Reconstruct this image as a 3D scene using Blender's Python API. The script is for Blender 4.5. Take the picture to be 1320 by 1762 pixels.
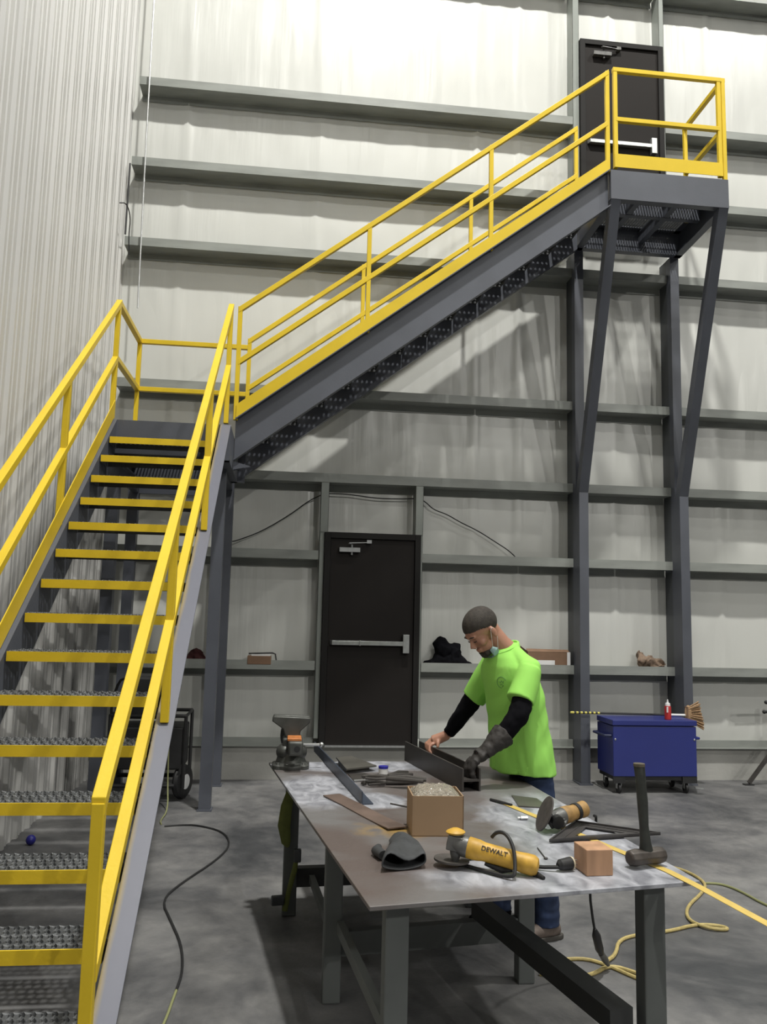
import bpy, bmesh, math, random
from mathutils import Vector, Matrix, noise
from mathutils.bvhtree import BVHTree
random.seed(7)
for o in list(bpy.data.objects): bpy.data.objects.remove(o)
SC = bpy.context.scene
COL = SC.collection
V = Vector

# ------------------------------------------------------------------ camera
yaw, pitch, roll, CH, FPX = .1138, .1265, .0233, 1.6525, 1426.1
fw = V((math.sin(yaw)*math.cos(pitch), math.cos(yaw)*math.cos(pitch), math.sin(pitch)))
rt0 = V((math.cos(yaw), -math.sin(yaw), 0)); up0 = rt0.cross(fw)
rt = rt0*math.cos(roll) + up0*math.sin(roll); up = up0*math.cos(roll) - rt0*math.sin(roll)
cam = bpy.data.cameras.new('camera'); camo = bpy.data.objects.new('camera', cam); COL.objects.link(camo)
m = Matrix.Identity(4)
for i, a in enumerate((rt, up, -fw)):
    for j in range(3): m[j][i] = a[j]
m[0][3], m[1][3], m[2][3] = 0, 0, CH
camo.matrix_world = m
cam.sensor_fit = 'VERTICAL'; cam.sensor_height = 36; cam.lens = FPX/1762*36
cam.clip_start = .05; cam.clip_end = 100
SC.camera = camo

# ------------------------------------------------------------------ light
W = bpy.data.worlds.new('hall_air'); SC.world = W; W.use_nodes = True
bg = W.node_tree.nodes['Background']; bg.inputs[0].default_value = (.80, .86, .93, 1); bg.inputs[1].default_value = .04
def lamp(name, loc, power, size=.55, col=(1, .985, .925)):
    l = bpy.data.lights.new(name, 'AREA'); l.shape = 'DISK'; l.size = size; l.energy = power; l.color = col
    o = bpy.data.objects.new(name, l); o.location = loc; COL.objects.link(o); return o
lamp('key_or_fill_lamp', (1.6, 2.8, 16), 2150)  # high bay key lamp, placed from the cast shadows
lamp('key_or_fill_lamp', (9.6, 2.8, 16), 800)  # added fill, brightens the right of the back wall
lamp('key_or_fill_lamp', (1.6, -5, 16), 300)  # added fill, unseen, behind the camera
lamp('key_or_fill_lamp', (9.6, -5, 16), 350)  # added fill, unseen, behind and right of the camera
lamp('key_or_fill_lamp', (18, 0, 16), 500)  # added fill, unseen, far to the right
lamp('key_or_fill_lamp', (10, -22, 14), 2900)  # frontal fill added far back to lift the back wall
lamp('key_or_fill_lamp', (16, -22, 14), 2900)  # its neighbour, also added as wall fill
SC.view_settings.view_transform = 'Standard'; SC.view_settings.look = 'None'
SC.view_settings.exposure = -0.1; SC.view_settings.gamma = 1; SC.view_settings.use_curve_mapping = False

# ------------------------------------------------------------------ materials
def mat(name, col, rough=.5, metal=0, var=0, vscale=4, col2=None, bump=0, bscale=30, stretch=None, spec=None, coat=0, lo=.35, hi=.65, detail=4):
    m = bpy.data.materials.new(name); m.use_nodes = True
    n = m.node_tree.nodes; L = m.node_tree.links; b = n['Principled BSDF']
    b.inputs['Base Color'].default_value = (*col, 1); b.inputs['Roughness'].default_value = rough; b.inputs['Metallic'].default_value = metal
    if spec is not None: b.inputs['Specular IOR Level'].default_value = spec
    if coat: b.inputs['Coat Weight'].default_value = coat
    tc = n.new('ShaderNodeTexCoord'); mp = n.new('ShaderNodeMapping'); L.new(tc.outputs['Object'], mp.inputs[0])
    if stretch: mp.inputs['Scale'].default_value = stretch
    if col2 is not None or var:
        t = n.new('ShaderNodeTexNoise'); t.inputs['Scale'].default_value = vscale; t.inputs['Detail'].default_value = detail
        L.new(mp.outputs[0], t.inputs[0])
        r = n.new('ShaderNodeValToRGB'); L.new(t.outputs[0], r.inputs[0])
        c2 = col2 if col2 is not None else tuple(max(0, c*(1-var)) for c in col)
        r.color_ramp.elements[0].position = lo; r.color_ramp.elements[1].position = hi
        r.color_ramp.elements[0].color = (*c2, 1); r.color_ramp.elements[1].color = (*col, 1)
        L.new(r.outputs[0], b.inputs['Base Color'])
    if bump:
        t2 = n.new('ShaderNodeTexNoise'); t2.inputs['Scale'].default_value = bscale; t2.inputs['Detail'].default_value = 3
        L.new(mp.outputs[0], t2.inputs[0])
        bp = n.new('ShaderNodeBump'); bp.inputs['Strength'].default_value = 1; bp.inputs['Distance'].default_value = bump
        L.new(t2.outputs[0], bp.inputs['Height']); L.new(bp.outputs[0], b.inputs['Normal'])
    return m
YEL = mat('yellow_paint', (.72, .51, .026), .42, spec=.3, var=.10, vscale=3, bump=.0006, bscale=60)
GRY = mat('grey_structural_paint', (.088, .095, .116), .45, var=.16, vscale=2.5, bump=.0005, bscale=80)
DGRY = mat('dark_grey_paint', (.060, .066, .072), .45, var=.2, vscale=3)
GIRT = mat('grey_primer_steel', (.29, .305, .285), .40, var=.22, vscale=2, stretch=(1, 4, 4), bump=.0004, bscale=40)
STUD = mat('stud_steel', (.25, .27, .25), .45, var=.15, vscale=2)
GALV = mat('galvanized_steel', (.26, .27, .26), .45, metal=.35, var=.3, vscale=14)
DECK = mat('galvanized_grating', (.115, .12, .125), .5, metal=.3, var=.3, vscale=10)
BLK = mat('black_rubber', (.012, .012, .013), .6)
BLKM = mat('black_metal', (.022, .022, .023), .45, var=.3, vscale=8)
DOORM = mat('dark_bronze_paint', (.018, .0155, .0145), .6, var=.15, vscale=1.5, spec=.15)
FRM = mat('dark_bronze_frame_paint', (.014, .013, .0125), .6, var=.15, vscale=2, spec=.2)
CHR = mat('brushed_aluminium', (.55, .56, .56), .32, metal=.8, var=.15, vscale=20)
CONC = mat('stem_wall_concrete', (.42, .415, .39), .85, var=.22, vscale=2.2, bump=.002, bscale=25)
LWALL = mat('white_steel_panel', (.57, .565, .55), .38, var=.06, vscale=1.2, stretch=(1, 1, .3))
# vapour barrier with vertical wrinkles
VB = mat('white_vapour_barrier', (.62, .625, .595), .33, var=.05, vscale=.9)
def vb_bump(m):
    n = m.node_tree.nodes; L = m.node_tree.links; b = n['Principled BSDF']
    tc = n.new('ShaderNodeTexCoord')
    def ns(sc, stretch, det):
        mp = n.new('ShaderNodeMapping'); mp.inputs['Scale'].default_value = stretch; L.new(tc.outputs['Object'], mp.inputs[0])
        t = n.new('ShaderNodeTexNoise'); t.inputs['Scale'].default_value = sc; t.inputs['Detail'].default_value = det; L.new(mp.outputs[0], t.inputs[0]); return t
    a = ns(9, (1, 1, .07), 3); c = ns(2.2, (1, 1, .35), 2); d = ns(3, (1.0, 1, .25), 1)
    mr = n.new('ShaderNodeMapRange'); mr.inputs[1].default_value = .45; mr.inputs[2].default_value = .7; L.new(d.outputs[0], mr.inputs[0])
    mul = n.new('ShaderNodeMath'); mul.operation = 'MULTIPLY'; L.new(a.outputs[0], mul.inputs[0]); L.new(mr.outputs[0], mul.inputs[1])
    b1 = n.new('ShaderNodeBump'); b1.inputs['Distance'].default_value = .013; L.new(mul.outputs[0], b1.inputs['Height'])
    b2 = n.new('ShaderNodeBump'); b2.inputs['Distance'].default_value = .02; L.new(c.outputs[0], b2.inputs['Height']); L.new(b1.outputs[0], b2.inputs['Normal'])
    L.new(b2.outputs[0], b.inputs['Normal'])
vb_bump(VB)
# polished slab: cloudy stains
FLOOR = bpy.data.materials.new('stained_concrete_slab'); FLOOR.use_nodes = True
def mk_floor(m):
    n = m.node_tree.nodes; L = m.node_tree.links; b = n['Principled BSDF']; tc = n.new('ShaderNodeTexCoord')
    def ns(sc, det, rough=.55, st=(1, 1, 1), dist=0):
        mp = n.new('ShaderNodeMapping'); mp.inputs['Scale'].default_value = st; L.new(tc.outputs['Object'], mp.inputs[0])
        t = n.new('ShaderNodeTexNoise'); t.inputs['Scale'].default_value = sc; t.inputs['Detail'].default_value = det; t.inputs['Roughness'].default_value = rough
        t.inputs['Distortion'].default_value = dist; L.new(mp.outputs[0], t.inputs[0]); return t
    a = ns(1.1, 8, .62, (1, .8, 1), .4); c = ns(4.5, 6, .6, (1, 1, 1), .4); d = ns(60, 2)
    r = n.new('ShaderNodeValToRGB'); e = r.color_ramp.elements
    e[0].position = .34; e[0].color = (.06, .063, .068, 1); e[1].position = .66; e[1].color = (.245, .245, .243, 1)
    x = r.color_ramp.elements.new(.5); x.color = (.145, .146, .148, 1)
    L.new(a.outputs[0], r.inputs[0])
    r2 = n.new('ShaderNodeValToRGB'); r2.color_ramp.elements[0].position = .3; r2.color_ramp.elements[1].position = .7
    r2.color_ramp.elements[0].color = (.62, .62, .64, 1); r2.color_ramp.elements[1].color = (1.12, 1.1, 1.08, 1); L.new(c.outputs[0], r2.inputs[0])
    mx = n.new('ShaderNodeMix'); mx.data_type = 'RGBA'; mx.blend_type = 'MULTIPLY'; mx.inputs[0].default_value = 1
    L.new(r.outputs[0], mx.inputs[6]); L.new(r2.outputs[0], mx.inputs[7]); L.new(mx.outputs[2], b.inputs['Base Color'])
    b.inputs['Roughness'].default_value = .55
    bp = n.new('ShaderNodeBump'); bp.inputs['Distance'].default_value = .0015; L.new(d.outputs[0], bp.inputs['Height']); L.new(bp.outputs[0], b.inputs['Normal'])
mk_floor(FLOOR)
# bench plate: brown mill scale, ground-bright patches, ochre overspray
TOP = bpy.data.materials.new('worn_steel_plate'); TOP.use_nodes = True
def mk_top(m):
    n = m.node_tree.nodes; L = m.node_tree.links; b = n['Principled BSDF']; tc = n.new('ShaderNodeTexCoord')
    def ns(sc, det, dist=0, off=(0, 0, 0), st=(1, 1, 1)):
        mp = n.new('ShaderNodeMapping'); mp.inputs['Location'].default_value = off; mp.inputs['Scale'].default_value = st; L.new(tc.outputs['Object'], mp.inputs[0])
        t = n.new('ShaderNodeTexNoise'); t.inputs['Scale'].default_value = sc; t.inputs['Detail'].default_value = det; t.inputs['Distortion'].default_value = dist; L.new(mp.outputs[0], t.inputs[0]); return t
    def ramp(src, p0, c0, p1, c1):
        r = n.new('ShaderNodeValToRGB'); e = r.color_ramp.elements; e[0].position = p0; e[1].position = p1
        e[0].color = (*c0, 1); e[1].color = (*c1, 1); L.new(src, r.inputs[0]); return r
    def mix(f, a, c):
        x = n.new('ShaderNodeMix'); x.data_type = 'RGBA'; L.new(f, x.inputs[0]); L.new(a, x.inputs[6]); L.new(c, x.inputs[7]); return x.outputs[2]
    base = ramp(ns(2.5, 6, .5).outputs[0], .38, (.125, .10, .092), .62, (.175, .17, .17))
    white = ramp(ns(14, 6, .8, st=(1, .5, 1)).outputs[0], .3, (.17, .175, .20), .7, (.52, .53, .58))
    # where the plate has been ground bright: two patches in plate coordinates
    def blob(cx, cy, rx, ry, edge=.35):
        mp = n.new('ShaderNodeMapping'); mp.vector_type = 'TEXTURE'; mp.inputs['Location'].default_value = (cx, cy, 0); mp.inputs['Scale'].default_value = (rx, ry, 10)
        ad = n.new('ShaderNodeVectorMath'); ad.operation = 'MULTIPLY_ADD'
        nz = ns(5, 5, .3, off=(cx, cy, 0)); ad.inputs[1].default_value = (.28, .28, 0); L.new(nz.outputs[1], ad.inputs[0]); L.new(tc.outputs['Object'], ad.inputs[2]); L.new(ad.outputs[0], mp.inputs[0])
        g = n.new('ShaderNodeTexGradient'); g.gradient_type = 'SPHERICAL'; L.new(mp.outputs[0], g.inputs[0])
        r = n.new('ShaderNodeMapRange'); r.inputs[1].default_value = 0; r.inputs[2].default_value = edge; L.new(g.outputs[0], r.inputs[0]); return r.outputs[0]
    col = base.outputs[0]
    for bl in (blob(1.05+.14, 2.85+.14, .62, .30), blob(1.20+.14, 3.5+.14, .36, .75), blob(.18+.14, 4.25+.14, .30, .45), blob(.45+.14, 4.9+.14, .55, .22), blob(.42+.14, 4.0+.14, .20, .22)):
        col = mix(bl, col, white.outputs[0])
    och = n.new('ShaderNodeRGB'); och.outputs[0].default_value = (.36, .23, .07, 1)
    nz = ramp(ns(9, 4).outputs[0], .42, (0, 0, 0), .6, (1, 1, 1))
    for cx, cy in ((.40+.14, 3.45+.14), (.53+.14, 3.42+.14)):
        f = n.new('ShaderNodeMath'); f.operation = 'MULTIPLY'; L.new(blob(cx, cy, .11, .13, .8), f.inputs[0]); L.new(nz.outputs[0], f.inputs[1])
        col = mix(f.outputs[0], col, och.outputs[0])
    L.new(col, b.inputs['Base Color']); b.inputs['Roughness'].default_value = .42; b.inputs['Metallic'].default_value = .15
    bp = n.new('ShaderNodeBump'); bp.inputs['Distance'].default_value = .001; L.new(ns(40, 3).outputs[0], bp.inputs['Height']); L.new(bp.outputs[0], b.inputs['Normal'])
mk_top(TOP)
LEG = mat('bench_leg_paint', (.115, .125, .122), .5, var=.2, vscale=3)
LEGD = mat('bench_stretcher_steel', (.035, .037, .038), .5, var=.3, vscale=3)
RUST = mat('rusty_flat_bar', (.150, .105, .085), .55, var=.35, vscale=6)
STEELD = mat('dark_mill_steel', (.062, .056, .052), .42, var=.3, vscale=7, metal=.2)
STEELP = mat('olive_grey_plate', (.105, .10, .088), .45, var=.3, vscale=5, metal=.2)
BLUEG = mat('blue_grey_painted_steel', (.045, .058, .085), .4, var=.2, vscale=5)
CARD = mat('cardboard', (.33, .22, .13), .8, var=.08, vscale=6)
CARD2 = mat('brown_cardboard', (.22, .13, .08), .8, var=.15, vscale=8)
WOOD = mat('raw_wood', (.50, .29, .17), .6, var=.3, vscale=3, stretch=(6, 6, 1))
ENDW = mat('wood_end_grain', (.34, .17, .09), .65, var=.4, vscale=12)
GLOVE = mat('grey_leather', (.045, .048, .052), .75, var=.35, vscale=14, bump=.002, bscale=60)
GLOVEB = mat('brown_black_leather', (.030, .026, .024), .7, var=.35, vscale=14, bump=.002, bscale=60)
GLIN = mat('glove_lining', (.05, .03, .03), .9)
TOOLY = mat('tool_yellow_plastic', (.62, .36, .045), .5, var=.35, vscale=18)
TOOLD = mat('dirty_tan_plastic', (.42, .25, .085), .6, var=.4, vscale=22)
CAST = mat('cast_aluminium', (.17, .17, .165), .4, metal=.5, var=.35, vscale=20)
DISC = mat('worn_grinding_disc', (.075, .066, .06), .7, var=.4, vscale=25)
HAMH = mat('dark_fibreglass_handle', (.030, .034, .030), .55, var=.4, vscale=20)
HAMS = mat('worn_hammer_steel', (.085, .072, .063), .5, metal=.3, var=.4, vscale=20)
BLUE = mat('blue_enamel', (.024, .034, .19), .35, var=.10, vscale=2)
BLUED = mat('dark_blue_enamel', (.018, .025, .075), .4)
RED = mat('red_plastic', (.42, .028, .03), .4)
WHT = mat('white_plastic', (.75, .75, .75), .4)
INK = mat('blue_plastic_cap', (.03, .03, .32), .4)
STRAW = mat('broom_straw', (.45, .29, .16), .85, var=.45, vscale=30, stretch=(6, 6, 1))
TAPE = mat('yellow_steel_tape', (.62, .45, .12), .45, var=.1, vscale=20)
OLIVE = mat('olive_strap_webbing', (.13, .15, .035), .8, var=.2, vscale=20)
CORDY = mat('yellow_cord_jacket', (.50, .40, .16), .55, var=.25, vscale=40)
CORDG = mat('dusty_green_cord_jacket', (.25, .26, .12), .6)
SKIN = mat('skin', (.43, .215, .145), .5, var=.12, vscale=9)
HAIR = mat('short_dark_hair', (.045, .037, .030), .8, var=.4, vscale=60, bump=.002, bscale=250)
TEE = mat('high_visibility_tee', (.32, .70, .12), .85, var=.05, vscale=6)
BLKC = mat('black_cotton', (.006, .006, .008), .95, var=.3, vscale=20, spec=.1)
JEAN = mat('blue_denim', (.022, .040, .10), .85, var=.5, vscale=9)
BOOT = mat('tan_leather_boot', (.13, .10, .085), .7, var=.3, vscale=14)
SOLE = mat('boot_sole', (.05, .045, .04), .8)
MASK = mat('surgical_mask_fabric', (.30, .45, .45), .8, var=.3, vscale=50)
PAPER = mat('crumpled_brown_paper', (.27, .19, .135), .8, var=.45, vscale=16)
ORANGE = mat('orange_worn_paint', (.55, .19, .05), .55, var=.4, vscale=30)
VISE = mat('worn_grey_green_casting', (.085, .088, .082), .45, metal=.35, var=.35, vscale=16)
BUB = bpy.data.materials.new('bubble_wrap'); BUB.use_nodes = True
b_ = BUB.node_tree.nodes['Principled BSDF']; b_.inputs['Base Color'].default_value = (.60, .55, .46, 1); b_.inputs['Roughness'].default_value = .08; b_.inputs['Transmission Weight'].default_value = .6; b_.inputs['IOR'].default_value = 1.35
n_ = BUB.node_tree.nodes; v_ = n_.new('ShaderNodeTexVoronoi'); v_.inputs['Scale'].default_value = 75; t_ = n_.new('ShaderNodeTexCoord'); p_ = n_.new('ShaderNodeBump'); p_.inputs['Distance'].default_value = .006; p_.invert = True
BUB.node_tree.links.new(t_.outputs['Object'], v_.inputs[0]); BUB.node_tree.links.new(v_.outputs[0], p_.inputs['Height']); BUB.node_tree.links.new(p_.outputs[0], b_.inputs['Normal'])

# flange of the lower right stringer: grey with yellow overspray along its inner edge
GRYO = mat('grey_paint_with_yellow_overspray', (.23, .23, .285), .40)
def mk_over(m):
    n = m.node_tree.nodes; L = m.node_tree.links; b = n['Principled BSDF']; tc = n.new('ShaderNodeTexCoord')
    s = n.new('ShaderNodeSeparateXYZ'); L.new(tc.outputs['Object'], s.inputs[0])
    t = n.new('ShaderNodeTexNoise'); t.inputs['Scale'].default_value = 3; mp = n.new('ShaderNodeMapping'); mp.inputs['Scale'].default_value = (3, .8, .8); L.new(tc.outputs['Object'], mp.inputs[0]); L.new(mp.outputs[0], t.inputs[0])
    a = n.new('ShaderNodeMath'); a.operation = 'MULTIPLY_ADD'; L.new(t.outputs[0], a.inputs[0]); a.inputs[1].default_value = .03; L.new(s.outputs[0], a.inputs[2])
    r = n.new('ShaderNodeMapRange'); L.new(a.outputs[0], r.inputs[0]); r.inputs[1].default_value = .430; r.inputs[2].default_value = .462; r.inputs[3].default_value = 0; r.inputs[4].default_value = 1
    x = n.new('ShaderNodeMix'); x.data_type = 'RGBA'; L.new(r.outputs[0], x.inputs[0]); x.inputs[6].default_value = (.36, .26, .06, 1); x.inputs[7].default_value = (.125, .13, .165, 1)
    L.new(x.outputs[2], b.inputs['Base Color'])
mk_over(GRYO)

# ------------------------------------------------------------------ mesh builder
ZUP = V((0, 0, 1))
def frame(d, upv=None):
    d = V(d).normalized(); u = V(upv) if upv is not None else (ZUP if abs(d.z) < .95 else V((0, 1, 0)))
    s = d.cross(u).normalized(); u = s.cross(d).normalized(); return d, s, u
class MB:
    def __init__(s): s.v = []; s.f = []
    def add(s, vs, fs):
        k = len(s.v); s.v += [V(x) for x in vs]; s.f += [tuple(i+k for i in f) for f in fs]; return s
    def box(s, a, b):
        x0, y0, z0 = a; x1, y1, z1 = b
        return s.add([(x, y, z) for z in (z0, z1) for y in (y0, y1) for x in (x0, x1)],
                     [(0, 2, 3, 1), (4, 5, 7, 6), (0, 1, 5, 4), (2, 6, 7, 3), (0, 4, 6, 2), (1, 3, 7, 5)])
    def obox(s, c, size, R=None):     # oriented box: R is a 3x3 or angle about z
        if R is None: R = Matrix.Identity(3)
        elif isinstance(R, (int, float)): R = Matrix.Rotation(R, 3, 'Z')
        h = [q/2 for q in size]; c = V(c)
        vs = [c + R @ V((x*h[0], y*h[1], z*h[2])) for z in (-1, 1) for y in (-1, 1) for x in (-1, 1)]
        return s.add(vs, [(0, 2, 3, 1), (4, 5, 7, 6), (0, 1, 5, 4), (2, 6, 7, 3), (0, 4, 6, 2), (1, 3, 7, 5)])
    def ext(s, prof, p0, p1, side, upv):   # extrude a 2D profile (side, up) from p0 to p1, ends parallel to the profile plane
        side = V(side); upv = V(upv); n = len(prof)
        vs = [V(p)+side*a+upv*b for p in (p0, p1) for a, b in prof]
        fs = [(i, (i+1) % n, (i+1) % n+n, i+n) for i in range(n)] + [tuple(range(n))[::-1], tuple(range(n, 2*n))]
        return s.add(vs, fs)
    def bar(s, p0, p1, w, h=None, upv=None):
        h = h or w; d, sd, u = frame(V(p1)-V(p0), upv)
        return s.ext([(-w/2, -h/2), (w/2, -h/2), (w/2, h/2), (-w/2, h/2)], p0, p1, sd, u)
    def prism(s, pts, z0, z1):   # vertical prism from xy outline
        n = len(pts)
        return s.add([(x, y, z) for z in (z0, z1) for x, y in pts], [(i, (i+1) % n, (i+1) % n+n, i+n) for i in range(n)] + [tuple(range(n))[::-1], tuple(range(n, 2*n))])
    def slab(s, pts, t):        # polygon in space thickened downwards
        n = len(pts); P = [V(p) for p in pts]
        return s.add(P + [p - V((0, 0, t)) for p in P], [tuple(range(n))] + [tuple(range(n, 2*n))[::-1]] + [(i, i+n, (i+1) % n+n, (i+1) % n) for i in range(n)])
    def tube(s, pts, r, n=10, caps=True, flat=None):
        pts = [V(p) for p in pts]; R = r if isinstance(r, (list, tuple)) else [r]*len(pts); k = len(s.v); pu = None; m_ = len(pts)
        for i, p in enumerate(pts):
            d = (pts[min(i+1, m_-1)] - pts[max(i-1, 0)]).normalized()
            if pu is None: _, sd, u = frame(d)
            else:
                u = (pu - d*pu.dot(d)).normalized(); sd = d.cross(u)
            pu = u; rr = R[i]; ra, rb = (rr if isinstance(rr, (tuple, list)) else (rr, rr))
            for j in range(n):
                a = 2*math.pi*j/n; s.v.append(p + sd*math.cos(a)*ra + u*math.sin(a)*rb)
        for i in range(m_-1):
            for j in range(n): s.f.append((k+i*n+j, k+i*n+(j+1) % n, k+(i+1)*n+(j+1) % n, k+(i+1)*n+j))
        if caps: s.f.append(tuple(range(k, k+n))[::-1]); s.f.append(tuple(range(k+(m_-1)*n, k+m_*n)))
        return s
    def lathe(s, o, axis, prof, n=20):
        d, sd, u = frame(axis); o = V(o); k = len(s.v)
        for t, r in prof:
            for j in range(n):
                a = 2*math.pi*j/n; s.v.append(o + d*t + (sd*math.cos(a)+u*math.sin(a))*max(r, 1e-5))
        m_ = len(prof)
        for i in range(m_-1):
            for j in range(n): s.f.append((k+i*n+j, k+i*n+(j+1) % n, k+(i+1)*n+(j+1) % n, k+(i+1)*n+j))
        s.f.append(tuple(range(k, k+n))[::-1]); s.f.append(tuple(range(k+(m_-1)*n, k+m_*n))); return s
    def ell(s, c, r, R=None, n=16, m_=10):
        c = V(c); R = R or Matrix.Identity(3); k = len(s.v)
        for i in range(1, m_):
            t = math.pi*i/m_
            for j in range(n):
                a = 2*math.pi*j/n; s.v.append(c + R @ V((r[0]*math.sin(t)*math.cos(a), r[1]*math.sin(t)*math.sin(a), r[2]*math.cos(t))))
        top = len(s.v); s.v.append(c + R @ V((0, 0, r[2]))); bot = len(s.v); s.v.append(c + R @ V((0, 0, -r[2])))
        for i in range(m_-2):
            for j in range(n): s.f.append((k+i*n+j, k+(i+1)*n+j, k+(i+1)*n+(j+1) % n, k+i*n+(j+1) % n))
        for j in range(n):
            s.f.append((top, k+j, k+(j+1) % n)); q = k+(m_-2)*n; s.f.append((bot, q+(j+1) % n, q+j))
        return s
    def noise(s, amp, freq, seed=0, axis=None):
        for i, p in enumerate(s.v):
            q = p*freq + V((seed*7.3, seed*3.1, seed))
            d = noise.noise_vector(q)
            s.v[i] = p + d*amp
        return s
    def build(s, name, mtl, parent=None, loc=None, smooth=True, ang=35):
        base = V(loc) if loc is not None else (V(parent['_o']) if parent is not None and '_o' in parent else V((0, 0, 0)))
        me = bpy.data.meshes.new(name); me.from_pydata([p-base for p in s.v], [], s.f); me.materials.append(mtl)
        bm = bmesh.new(); bm.from_mesh(me); bmesh.ops.recalc_face_normals(bm, faces=bm.faces); bm.to_mesh(me); bm.free()
        if smooth:
            me.polygons.foreach_set('use_smooth', [True]*len(me.polygons)); me.set_sharp_from_angle(angle=math.radians(ang))
        o = bpy.data.objects.new(name, me); COL.objects.link(o)
        if parent is not None: o.parent = parent; o['_o'] = tuple(base); 
        else: o.location = base; o['_o'] = tuple(base)
        return o
def tag(o, label=None, cat=None, group=None, kind=None):
    if label: o['label'] = label
    if cat: o['category'] = cat
    if group: o['group'] = group
    if kind: o['kind'] = kind
    return o
def thing(name, label, cat, loc, group=None, kind=None):
    o = bpy.data.objects.new(name, None); COL.objects.link(o); o.location = loc; o['_o'] = tuple(loc); o.empty_display_size = .1
    return tag(o, label, cat, group, kind)
def remesh(o, vox, smooth=6):
    md = o.modifiers.new('r', 'REMESH'); md.mode = 'VOXEL'; md.voxel_size = vox; md.use_smooth_shade = True
    if smooth:
        sm = o.modifiers.new('s', 'SMOOTH'); sm.factor = .5; sm.iterations = smooth
    dg = bpy.context.evaluated_depsgraph_get(); dg.update()
    me = bpy.data.meshes.new_from_object(o.evaluated_get(dg)); mt = o.data.materials[0]
    o.modifiers.clear(); o.data = me
    if not me.materials: me.materials.append(mt)
    me.polygons.foreach_set('use_smooth', [True]*len(me.polygons)); return o
def bevel(o, w=.004, seg=2):
    md = o.modifiers.new('b', 'BEVEL'); md.width = w; md.segments = seg; md.limit_method = 'ANGLE'; return o

# ================================================================== SETTING
tag(MB().box((-2.0, -6, -.2), (14, 9.1, 0)).build('floor', FLOOR), kind='structure')
# ribbed sidewall, ribs running up
def ribbed():
    b = MB(); X = -1.90; prof = []; y = -6.0
    while y < 8.95:
        for dy, dx in ((0, 0), (.020, .024), (.055, .024), (.078, 0), (.125, 0), (.133, .008), (.148, .008), (.156, 0), (.222, 0), (.230, .008), (.245, .008), (.253, 0)):
            if y+dy < 9.0: prof.append((X+dx, y+dy))
        y += .3048
    n = len(prof)
    b.add([(x, yy, z) for z in (0, 12.6) for x, yy in prof], [(i, i+1, n+i+1, n+i) for i in range(n-1)])
    b.add([(X-.12, -6, 0), (X-.12, 9.0, 0), (X-.12, 9.0, 12.6), (X-.12, -6, 12.6)], [(0, 1, 2, 3)])
    return b
tag(ribbed().build('wall_left', LWALL, smooth=False), kind='structure')
# back wall: faced insulation pillowing between girts
GZ = [9.27, 7.4596, 6.5232, 5.6146, 4.071, 3.1496, 2.3307, 1.1944]
def insul():
    b = MB(); x0, x1, z0, z1 = -1.89, 14, .33, 12.6; dx = .05; nx = int((x1-x0)/dx); zs = []; z = z0
    while z < z1: zs.append(z); z += .06
    zs.append(z1); lv = sorted([.36]+[g-.12 for g in GZ]+[10.4, 11.6, 12.6])
    seams = [-1.30, .18, 2.0, 2.52, 3.62, 4.86, 6.1, 7.3, 8.6]
    for z in zs:
        lo = max([l for l in lv if l <= z+1e-6], default=lv[0]); hi = min([l for l in lv if l > z+1e-6], default=lv[-1]+.5)
        t = (z-lo)/max(.01, hi-lo); pil = math.sin(math.pi*min(1, max(0, t)))
        for i in range(nx+1):
            x = x0+i*dx
            d = .030*pil*(.5+.5*noise.noise(V((x*.7, z*.5, 3))))
            edge = (1-pil)
            d += .007*noise.noise(V((x*9, z*.9, 1.7)))*(.3+edge) + .006*noise.noise(V((x*3, z*1.2, 9)))*pil
            for s_ in seams:
                q = abs(x-s_-.01*math.sin(z*2)); d += .018*max(0, 1-q/.05)
            b.v.append(V((x, 8.87-d, z)))
    w = nx+1
    for j in range(len(zs)-1):
        for i in range(nx): b.f.append((j*w+i, j*w+i+1, (j+1)*w+i+1, (j+1)*w+i))
    b.box((x0, 8.90, z0), (x1, 9.0, z1)); return b
wb = tag(insul().build('wall_back', VB, ang=60), kind='structure')
tag(MB().box((-1.9, 8.72, 0), (14, 9.0, .335)).build('trim_1', CONC), kind='structure')
c_ = MB().box((-1.9, 8.66, .335), (14, 8.88, .342)); c_.box((-1.9, 8.71, .342), (.32, 8.715, .42)); c_.box((1.42, 8.71, .342), (14, 8.715, .42))
tag(c_.build('trim_2', GIRT), kind='structure')

# ---- girts: Z section, front flange up, rear flange down
def girt(zt, xa, xb, label):
    t = .004; f = .09; zw = zt-f
    prof = [(0, zt), (0, zw-t), (.20, zw-t), (.20, zw-.075), (.204, zw-.075), (.204, zw), (t, zw), (t, zt)]
    b = MB(); b.ext([(a, z) for a, z in prof], (xa, 8.65, 0), (xb, 8.65, 0), (0, 1, 0), (0, 0, 1))
    x = xa+.25
    while x < xb-.1:
        b.lathe((x, 8.849, zw-.045), (0, -1, 0), [(0, .006), (.004, .006), (.005, .002)], 6); x += .62
    o = b.build('wall_girt', GIRT, loc=(xa, 8.65, zw), smooth=False); tag(o, label, 'girt', 'horizontal wall girts'); return o
PX = [3.07, 3.17, 4.19, 4.29]
girt(GZ[0], -1.80, 3.09, 'topmost grey girt left of the upper door, just cut by the picture top')
girt(GZ[0], 3.19, 4.15, 'short grey girt over the upper door between its two studs')
girt(GZ[0], 4.215, 13.9, 'uppermost grey girt in the top right corner, right of the upper door')
girt(GZ[1], -1.80, 3.09, 'long grey girt meeting the upper door at half its height on the left')
girt(GZ[1], 4.215, 13.9, 'grey girt right of the upper door behind the platform railing')
girt(GZ[2], -1.83, 3.12, 'long grey girt second below the roof, ending beside the foot of the upper door')
girt(GZ[2], 4.24, 13.9, 'grey girt right of the platform at the level of its deck fascia')
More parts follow.
